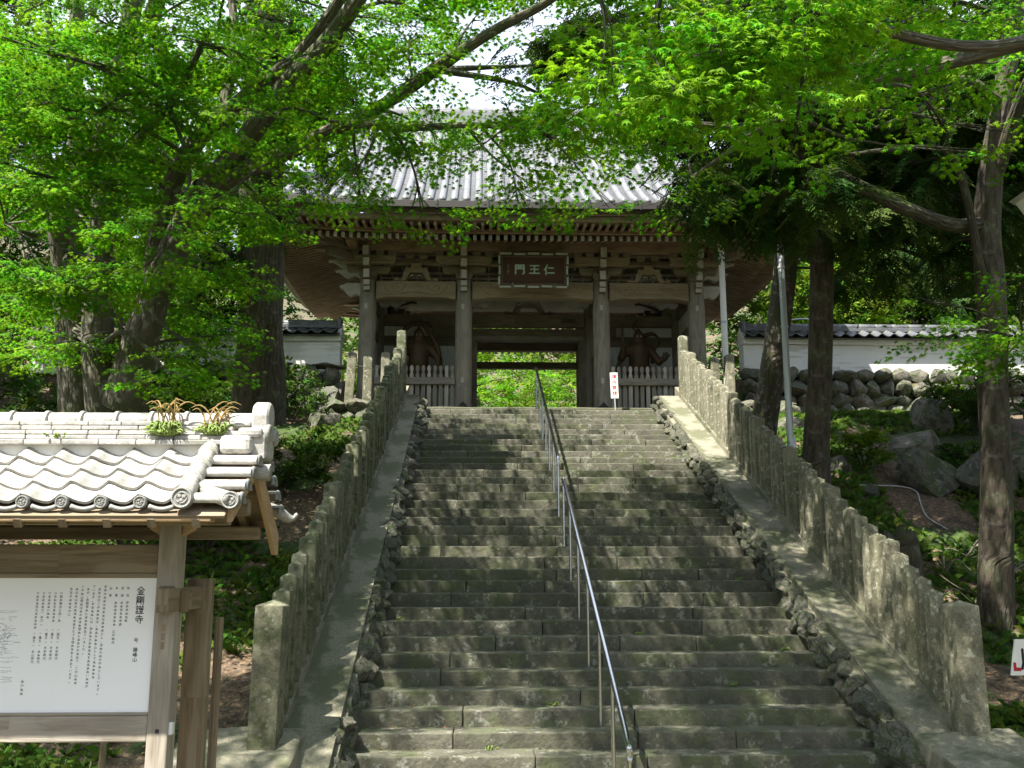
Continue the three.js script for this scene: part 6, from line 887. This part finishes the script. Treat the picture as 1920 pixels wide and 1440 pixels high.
function growTree(name, label, cat, limbs, pads, o) {
  const base = limbs[0][0][0], t = thing(name, label, cat, base, o.group); const r = rng(o.seed);
  limbs.forEach(([pts, rad], i) => part(t, i ? 'limb' : 'trunk', tube(pts, rad, { seg: pts.length * 7, rad: i ? 10 : 18, rough: i ? .14 : .12, rf: 1.1, seed: o.seed + i }), o.bark));
  const S = sampleLimbs(limbs), B = [];
  for (const p of pads) {
    const c = V(p[0], p[1], p[2]); let best = null, bd = 1e9; for (const [q, rad] of S) { const d = q.distanceTo(c) + (q.y > c.y + 1 ? .6 : 0); if (d < bd) { bd = d; best = [q, rad]; } }
    const d = best[0].distanceTo(c), k = Math.min(best[1] * .6, .012 + .011 * d); const mid = best[0].clone().lerp(c, .5).add(V(U(-.12, .12, r) * d, U(.0, .12, r) * d, U(-.12, .12, r) * d));
    B.push(tube([best[0], mid, c], [k, k * .65, k * .3], { seg: 8, rad: 5, rough: .1, seed: 3 }));
    for (let i = 0; i < (o.twigs ?? 3); i++) { const a = r() * 6.283, e = c.clone().add(V(Math.cos(a) * p[3] * .8, -p[4] * .4, Math.sin(a) * p[5] * .8)); B.push(tube([mid.clone().lerp(c, U(.3, .9, r)), c.clone().lerp(e, .5).add(V(0, .03, 0)), e], [k * .4, k * .28, .003], { seg: 5, rad: 4 })); }
  }
  if (B.length) part(t, 'branches', merge(B), o.bark, 'stuff');
  crown(t, o.kind, o.leaf, pads, o.seed + 50, o); return t;
}
const padsOf = (list, ids) => list.filter((p) => ids.includes(p[0])).map((p) => p.slice(1));
const rc = rng(99), over = (n, x0, x1, z0, z1, lo, cnt) => Array.from({ length: n }, () => { const x = U(x0, x1, rc), z = U(z0, z1, rc), y = Math.max(U(lo, lo + 1.6, rc), 1.71 + (9.73 - z) * .64 + .5); return [x, y, z, U(.6, 1, rc), U(.12, .2, rc), U(.6, 1, rc), cnt]; });
LIMBS.A.push([[[-5.3, 8.2, -1.2], [-4.6, 9.3, -.6], [-3, 9.9, 0], [-1, 10.1, .3], [1, 10.2, .4]], [.1, .09, .07, .05, .02]], [[[-4.2, 9.5, -.4], [-3.6, 9.6, 1.2], [-2.8, 9.4, 2.8]], [.06, .05, .02]]);
growTree('maple_tree', 'large leaning maple whose long limb reaches over the steps', 'tree', LIMBS.A, [...padsOf(MAPLE_PADS, ['A']), ...over(44, -6.5, 2, -4.8, 4.4, 8.6, 140), ...over(22, -5.0, 1.5, 3.4, 6.2, 8.4, 150), ...over(9, -8.6, -6.0, 2.2, 4.7, 8.4, 130), [-7, 8.5, 4.8, .85, .15, .85, 150], [-6.3, 8.6, 4.9, .8, .15, .8, 150], [-7.7, 8.6, 4.5, .8, .15, .8, 150], ...Array.from({ length: 9 }, () => [U(-5, -1.6, rc), U(10.2, 11.6, rc), U(-9.3, -6, rc), .8, .14, .8, 62])], { seed: 201, bark: M.barkMaple, kind: 'maple', leaf: M.leafMaple, group: 'maples' });
growTree('maple_tree', 'many stemmed maple with spreading trunks at the left edge', 'tree', LIMBS.B, padsOf(MAPLE_PADS, ['B']), { seed: 211, bark: M.barkMaple, kind: 'maple', leaf: M.leafMaple, group: 'maples' });
growTree('maple_tree', 'upright maple with a single tall trunk between the leaning and many stemmed maples', 'tree', LIMBS.C, padsOf(MAPLE_PADS, ['C']), { seed: 221, bark: M.barkMaple, kind: 'maple', leaf: M.leafMaple, group: 'maples' });
growTree('cedar_tree', 'thick cedar trunk with vines left of the gate', 'tree', LIMBS.D, padsOf(DARK_PADS, ['D']), { seed: 231, bark: M.barkCedar, kind: 'conifer', leaf: M.leafDark, droop: .5, scale: 1.4 });
const HL = [[[[4.8, -.1, 5.6], [4.7, 2.2, 5.4], [4.3, 4.4, 5.0], [3.4, 5.25, 4.5]], [.2, .16, .12, .065]], [[[3.4, 5.25, 4.5], [2.2, 5.2, 3.7], [1.2, 5.2, 3.9], [.2, 5.3, 4.2], [-.8, 5.2, 4.2]], [.06, .042, .034, .025, .012]], [[[3.2, 5.2, 4.4], [2.4, 5.6, 2.8], [1.6, 5.9, 1.4], [.8, 5.6, .4]], [.07, .055, .04, .02]], [[[4.2, 4.6, 5.0], [3.6, 7, 4], [2, 8.4, 2.6], [.5, 8.8, 1.5]], [.1, .08, .06, .03]]];
const H = growTree('maple_tree', 'bright near maple whose boughs hang from above across the sky', 'tree', HL, [...padsOf(MAPLE_PADS, ['H']), ...over(9, .5, 5, -1, 3, 8.0, 110)], { seed: 241, bark: M.barkMaple, kind: 'maple', leaf: M.leafMaple, scale: 1.0, group: 'maples' });
{ // the nearest leaves one by one
  const p = [], ix = []; leafInto(p, ix, leafShape('maple'), xf(0, 0, 0, 0, 0, 0, 1)); const lg = geoOf(p, ix), r = rng(17); const spots = padsOf(MAPLE_PADS, ['H']).filter((q) => q[2] > 3.2).slice(0, 30);
  for (let i = 0; i < 300; i++) { const q = spots[i % spots.length], a = r() * 6.283, d = Math.sqrt(r()); const o = piece(H, 'leaf', lg, M.leafMaple, [q[0] + Math.cos(a) * d * q[3], q[1] - .12 + U(-.1, .06, r), q[2] + Math.sin(a) * d * q[5]], [U(-.5, .5, r), r() * 6.283, U(-.7, .1, r)], U(.055, .08, r)); void o; }
}
growTree('maple_tree', 'low maple with drooping sprays in front of the big trunk', 'tree', [[[[6.0, 0, -.6], [5.8, 1.8, -.7], [5.2, 3.2, -.7], [4.6, 4.2, -.6]], [.09, .07, .05, .03]], [[[5.8, 1.9, -.7], [5.0, 2.9, -.4], [4.2, 3.4, -.2]], [.04, .03, .015]]], padsOf(MAPLE_PADS, ['H2']), { seed: 251, bark: M.barkMaple, kind: 'maple', leaf: M.leafMaple, group: 'maples' });
growTree('cypress_tree', 'big rugged trunk with a long crooked limb stretched towards the gate', 'tree', LIMBS.E, [...padsOf(DARK_PADS, ['E']), ...over(18, 2.5, 9, -9, 0, 10.5, 90)], { seed: 261, bark: M.barkCedar, kind: 'conifer', leaf: M.leafDark, droop: .4, scale: 1.1 });
growTree('cypress_tree', 'straight slender trunk behind the pale stone posts', 'tree', LIMBS.F, padsOf(DARK_PADS, ['F']), { seed: 271, bark: M.barkCedar, kind: 'conifer', leaf: M.leafDark, droop: .5, scale: 1.25 });
growTree('cypress_tree', 'dark leaning trunk in front of the white wall end', 'tree', LIMBS.G, padsOf(DARK_PADS, ['G', 'BG']), { seed: 281, bark: M.barkDark, kind: 'conifer', leaf: M.leafDark, droop: .5, scale: 1.3 });
// trees farther back
function backTree(name, label, x, z, h, rad, kind, leaf, seed, o = {}) {
  const r = rng(seed), y = gy(x, z) - .1, limbs = [[[[x, y, z], [x + U(-.2, .2, r), y + h * .35, z], [x + U(-.3, .3, r), y + h * .7, z], [x, y + h * .97, z]], [rad * .09, rad * .07, rad * .05, .03]]], pads = [];
  const n = o.pads || 16; for (let i = 0; i < n; i++) { const t = (i + .5) / n, a = i * 2.4 + r(), w = kind === 'conifer' ? rad * (1.05 - .85 * t) : rad * Math.sqrt(Math.max(.1, 1 - Math.pow(2 * t - .9, 2))); const yy = y + h * mixf(o.low ?? .25, 1, t); pads.push([x + Math.cos(a) * w * .6, yy, z + Math.sin(a) * w * .6, w * .62, kind === 'maple' ? .3 : w * .35, w * .62, o.count || 40]); }
  return growTree(name, label, 'tree', limbs, pads, { seed, bark: kind === 'conifer' ? M.barkCedar : M.barkDark, kind, leaf, twigs: 1, wild: kind === 'maple' ? 1 : 1.8, scale: o.scale || 2, droop: kind === 'conifer' ? .6 : .1, group: o.group });
}
backTree('broadleaf_tree', 'dense dark broadleaf tree hiding the white wall beside the cedar with vines', -8.6, -11.6, 6.5, 2.1, 'broad', M.leafBroad, 311, { count: 70, scale: 1.5, low: .02 });
backTree('broadleaf_tree', 'dense dark broadleaf tree behind the many stemmed maple trunks', -11.2, -9.4, 8, 2.5, 'broad', M.leafBroad, 312, { count: 70, scale: 1.6, low: .02 });
const BG = 'trees beyond the gate';
backTree('maple_tree', 'sunny yellow green maple seen through the gate doorway', -1.6, -27, 6.5, 3.6, 'maple', M.leafMaple, 301, { count: 75, scale: 1.8, low: .05, group: BG });
backTree('broadleaf_tree', 'rounded green tree seen through the right half of the doorway', 3.6, -30, 6, 3.2, 'broad', M.leafMid, 302, { count: 80, scale: 2, low: .02, group: BG });
backTree('broadleaf_tree', 'pale green tree behind the rounded tree in the doorway', 1.2, -36, 8.5, 4.2, 'broad', M.leafMid, 303, { count: 80, scale: 2.6, low: .02, group: BG });
backTree('broadleaf_tree', 'green tree behind the sunny maple in the doorway', -5, -34, 9, 4.2, 'broad', M.leafMid, 304, { count: 80, scale: 2.6, low: .02, group: BG });
backTree('broadleaf_tree', 'low bush like tree at the foot of the doorway view', .4, -25.5, 2.4, 2.2, 'broad', M.leafMid, 305, { count: 60, scale: 1.6, low: .0, group: BG });
backTree('broadleaf_tree', 'low bush like tree beside the sunny maple in the doorway', -3.0, -24.5, 2.3, 2.0, 'broad', M.leafMid, 306, { count: 60, scale: 1.6, low: .0, group: BG });
backTree('maple_tree', 'bright yellow green maple glowing behind the left trunks', -10.2, -17.5, 5, 2.4, 'maple', M.leafMaple, 307, { count: 60, scale: 1.5, low: .1 });
const bgL = 'background trees left of the gate', bgR = 'trees behind the long white wall';
[[-14, -12, 13, 3.6, 'broad dark green tree behind the many stemmed maple'], [-17, -18, 15, 4, 'tall dark conifer behind the broad tree left of the maples'], [-12, -22, 14, 3.8, 'broad dark tree behind the bright yellow green maple'], [-20, -10, 14, 4, 'dark conifer at the far left edge behind the maples'], [-9, -27, 15, 3.8, 'broad green tree behind the cedar with vines'], [-24, -24, 17, 5, 'tallest far conifer behind all the left trees']].forEach(([x, z, h, w, lb], i) => backTree(i % 2 ? 'cedar_tree' : 'broadleaf_tree', lb, x, z, h, w, i % 2 ? 'conifer' : 'broad', i % 2 ? M.leafDark : M.leafBroad, 320 + i, { count: 60, scale: 2.4, group: bgL, low: .1 }));
[[8.6, -18.2, 6, 2.4, 'leafy green tree rising low behind the end of the long white wall'], [11.5, -18.5, 15, 3.4, 'dark conifer behind the middle of the long white wall'], [15, -17, 16, 3.6, 'dark broadleaf tree behind the white wall next to the big trunk'], [18, -21, 17, 4, 'tall conifer behind the big trunk and the broadleaf tree'], [12.5, -24, 17, 4, 'tall conifer in the second row behind the white wall'], [10, -29, 12, 3.8, 'dark broadleaf tree in the second row behind the white wall end'], [20, -13, 14, 3.6, 'dark conifer beyond the big trunk at the picture edge'], [22, -26, 18, 5, 'tallest conifer far behind the long white wall']].forEach(([x, z, h, w, lb], i) => backTree(i === 0 || i === 2 || i === 5 ? 'broadleaf_tree' : 'cedar_tree', lb, x, z, h, w, i === 0 || i === 2 || i === 5 ? 'broad' : 'conifer', i === 0 ? M.leafMid : i === 2 || i === 5 ? M.leafBroad : M.leafDark, 340 + i, { count: 80, scale: 2.2, low: .06, group: bgR, pads: 20 }));
// unseen grove added around the forecourt to block low sky light and deepen shade
[[-12.5, 4, 10, 3.6, 'added unseen broad tree beside the forecourt beyond the notice board'], [-13, 11, 9.5, 3.6, 'added unseen broad tree on the forecourt behind the notice board'], [-6, 18, 10, 4, 'added unseen tree on the far side of the forecourt'], [2, 18.5, 11, 4, 'added unseen tree facing the steps across the forecourt'], [9.5, 15, 12, 4.2, 'added unseen tree at the forecourt corner past the lamp'], [10, 8, 12, 4, 'added unseen tree beside the forecourt past the lamp'], [10.5, 1.5, 12, 3.8, 'added unseen tree on the bank past the white slanted sign'], [11.5, -5, 13, 3.8, 'added unseen tree on the bank beyond the big trunk']].forEach(([x, z, h, w, lb], i) => backTree('broadleaf_tree', lb, x, z, h, w, 'broad', M.leafBroad, 600 + i, { count: 40, scale: 3.4, low: .1, pads: 15, group: 'added light blocking grove around the forecourt' }));
// shrubs
function shrub(label, x, y, z, rx, ry, n, leaf, seed, scale = 1, kind = 'broad') {
  const t = thing('shrub', label, 'shrub', [x, y, z]), r = rng(seed), B = []; for (let i = 0; i < 7; i++) { const a = r() * 6.283; B.push(tube([[x + U(-.06, .06, r), y - .1, z], [x + Math.cos(a) * rx * .35, y + ry * .7, z + Math.sin(a) * rx * .35], [x + Math.cos(a) * rx * .75, y + ry * U(1, 1.6, r), z + Math.sin(a) * rx * .75]], [.022, .014, .004], { seg: 8, rad: 5 })); } part(t, 'stems', merge(B), M.barkDark, 'stuff');
  const pads = []; for (let i = 0; i < 9; i++) { const a = r() * 6.283, q = Math.sqrt(r()); pads.push([x + Math.cos(a) * q * rx * .7, y + ry * U(.5, 1.7, r), z + Math.sin(a) * q * rx * .7, rx * .45, ry * .35, rx * .45, Math.round(n / 9)]); } crown(t, kind, leaf, pads, seed + 3, { wild: 2, scale });
}
shrub('yellow green azalea bush on the mossy bank behind the slender trunk', 5.45, 3.4, -7.45, .48, .42, 240, M.leafMid, 401, .7);
shrub('dark evergreen shrub below the short white wall', -5.6, 4.7, -11.7, 1.1, .95, 420, M.leafBroad, 402, 1);
shrub('dark evergreen shrub spreading beside the cedar trunk', -6.7, 3.6, -9.5, 1.2, .9, 420, M.leafBroad, 403, 1);
shrub('dark camellia shrub behind the notice board roof at the left edge', -7.6, 2.0, -2.6, 1.3, .85, 420, M.leafBroad, 404, 1.1);
shrub('dark shrub behind the notice board ridge', -6.2, 2.1, -4.2, 1.1, .7, 360, M.leafBroad, 405, 1);
shrub('bushy shrub under the many stemmed maple', -9.6, 2.6, -5.0, 1.5, 1.1, 420, M.leafBroad, 406, 1.2);
shrub('dark evergreen shrub on the bank behind the row of mossy posts', -4.7, 2.9, -7.2, .9, .6, 300, M.leafBroad, 410, 1);
shrub('low dark shrub halfway up the bank behind the mossy posts', -5.4, 2.0, -5.2, .9, .55, 280, M.leafBroad, 411, 1);
shrub('leafy shrub on the terrace under the white wall beside the big trunk', 8.3, 4.3, -9.0, 1.0, .6, 320, M.leafBroad, 412, 1);
shrub('leafy shrub behind the angular boulder on the bank', 7.4, 3.2, -7.8, .8, .5, 260, M.leafBroad, 413, 1);
shrub('low green shrub at the foot of the big trunk beside the white sign', 5.9, .35, -1.3, .6, .35, 160, M.leafMid, 407, .9);
shrub('light green shrub between the white wall end and the gate', 5.6, 5.3, -15.6, .9, .8, 260, M.leafMid, 408, 1.1);
shrub('sunlit shrub behind the moss topped wall left of the gate', -5.3, 5.4, -17.8, .9, .8, 260, M.leafMid, 409, 1.1);
// ground cover, litter, dead twigs
{
  const r = rng(55), pos = [], idx = []; for (let i = 0; i < 9; i++) { const a = r() * 6.283, l = U(.05, .11, r), s = pos.length / 3, dx = Math.cos(a), dz = Math.sin(a), w = .006; pos.push(-dz * w, 0, dx * w, dz * w, 0, -dx * w, dx * l * .5, l * .8, dz * l * .5, dx * l, l * .75, dz * l); idx.push(s, s + 1, s + 2, s, s + 2, s + 3); } const tuft = geoOf(pos, idx);
  const spots = []; for (let i = 0; i < 40000 && spots.length < 12000; i++) { const x = r() < .6 ? U(3.5, 12, r) : U(-10, -3.5, r), z = U(-13, 1.5, r); if (pn(x * .5 + 40, z * .5 + 40, 512, 9) < .4) continue; spots.push([x, gy(x, z) - .005, z]); }
  const im = new THREE.InstancedMesh(tuft, leafMat(.09, .17, .025, .35), spots.length), c = new THREE.Color(); spots.forEach((p, i) => { const s = U(.6, 1.9, r); im.setMatrixAt(i, MX.compose(V(...p), QQ.setFromEuler(EU.set(0, r() * 6.28, 0, 'XYZ')), V(s, s, s))); im.setColorAt(i, c.setRGB(U(.7, 1.3, r), U(.8, 1.15, r), .9)); }); im.name = 'ground_cover'; im.userData = { kind: 'stuff', label: 'short grass and moss growing on the banks beside the steps', category: 'grass' }; shade(im); scene.add(im);
  const lp = [], li = []; leafInto(lp, li, leafShape('oval'), xf(0, .01, 0, 0, 0, 0, .06)); const lg = geoOf(lp, li); const im2 = new THREE.InstancedMesh(lg, mat({ color: rgb(.25, .15, .08), side: THREE.DoubleSide }), 6200); for (let i = 0; i < 6200; i++) { const L = r() < .5; let x = L ? U(3.5, 9, r) : U(-9, -3.5, r), z = U(-12, 2.5, r), yl = gy(x, z) + .006; if (i >= 5000) { const k = Math.floor(U(-1, 33, r)); x = (r() < .4 ? Math.sign(r() - .5) * U(1.9, 2.5, r) : U(-2.5, 2.5, r)); z = -(k + 1) * T + T * U(.04, .4, r) * r(); yl = k * RI + .008; } im2.setMatrixAt(i, MX.compose(V(x, yl, z), QQ.setFromEuler(EU.set(U(-.3, .3, r), r() * 6.28, U(-.3, .3, r), 'XYZ')), V(1, 1, 1).multiplyScalar(i >= 5000 ? U(.3, .7, r) : U(.5, 1.3, r)))); im2.setColorAt(i, c.setRGB(U(.5, 1.4, r), U(.5, 1.2, r), U(.5, 1.2, r))); } im2.name = 'fallen_leaves'; im2.userData = { kind: 'stuff', label: 'brown fallen leaves strewn over the banks and in the corners of the steps', category: 'leaf litter' }; shade(im2); scene.add(im2);
  const ds = [[5.4, -4.6], [5.9, -4.9], [6.3, -4.5], [4.9, -3.9], [5.6, -4.1]]; ds.forEach(([x, z], k) => { const L = [], b = gy(x, z); for (let i = 0; i < 5; i++) { const a = r() * 6.283; L.push(tube([[x, b + .03, z], [x + Math.cos(a) * .25, b + U(.1, .3, r), z + Math.sin(a) * .2], [x + Math.cos(a) * .5, b + U(.0, .35, r), z + Math.sin(a) * .4]], [.014, .01, .004], { seg: 8, rad: 5 })); } single('dead_branch', 'bare dead branch lying in the litter behind the pale posts', 'branch', merge(L), M.noticeGrey, [x, b, z], 'dead branches on the bank'); });
  const st = thing('tree_stump', 'weathered broken stump behind the pale stone posts', 'stump', [4.7, gy(4.7, -4.4), -4.4]); const sg = tube([[4.7, gy(4.7, -4.4) - .1, -4.4], [4.72, gy(4.7, -4.4) + .3, -4.4], [4.7, 2.25, -4.42]], [.3, .24, .2], { seg: 8, rad: 18, rough: .3, rf: 2, caps: true }); const sp = sg.attributes.position; for (let i = 0; i < sp.count; i++) if (sp.getY(i) > 2.2) sp.setY(i, sp.getY(i) + .16 * n3(sp.getX(i) * 14, 0, sp.getZ(i) * 14, 5)); sg.computeVertexNormals(); part(st, 'wood', sg, M.barkCedar);
}
[[-.55, 2], [1.45, 3], [.6, 6], [-1.2, 0], [2.2, 10], [2.25, 5], [-2.3, 7], [2.3, 18], [2.35, 24]].forEach(([x, i], k) => { const z = -i * T - T * .86, t = RI * i; frondPlant('step_weed', 'small green weed sprouting in a joint of the stone steps', x, t, z, 14, .07, 500 + k, 0); scene.children[scene.children.length - 1].userData.group = 'weeds in the step joints'; });
renderer.render(scene, camera);
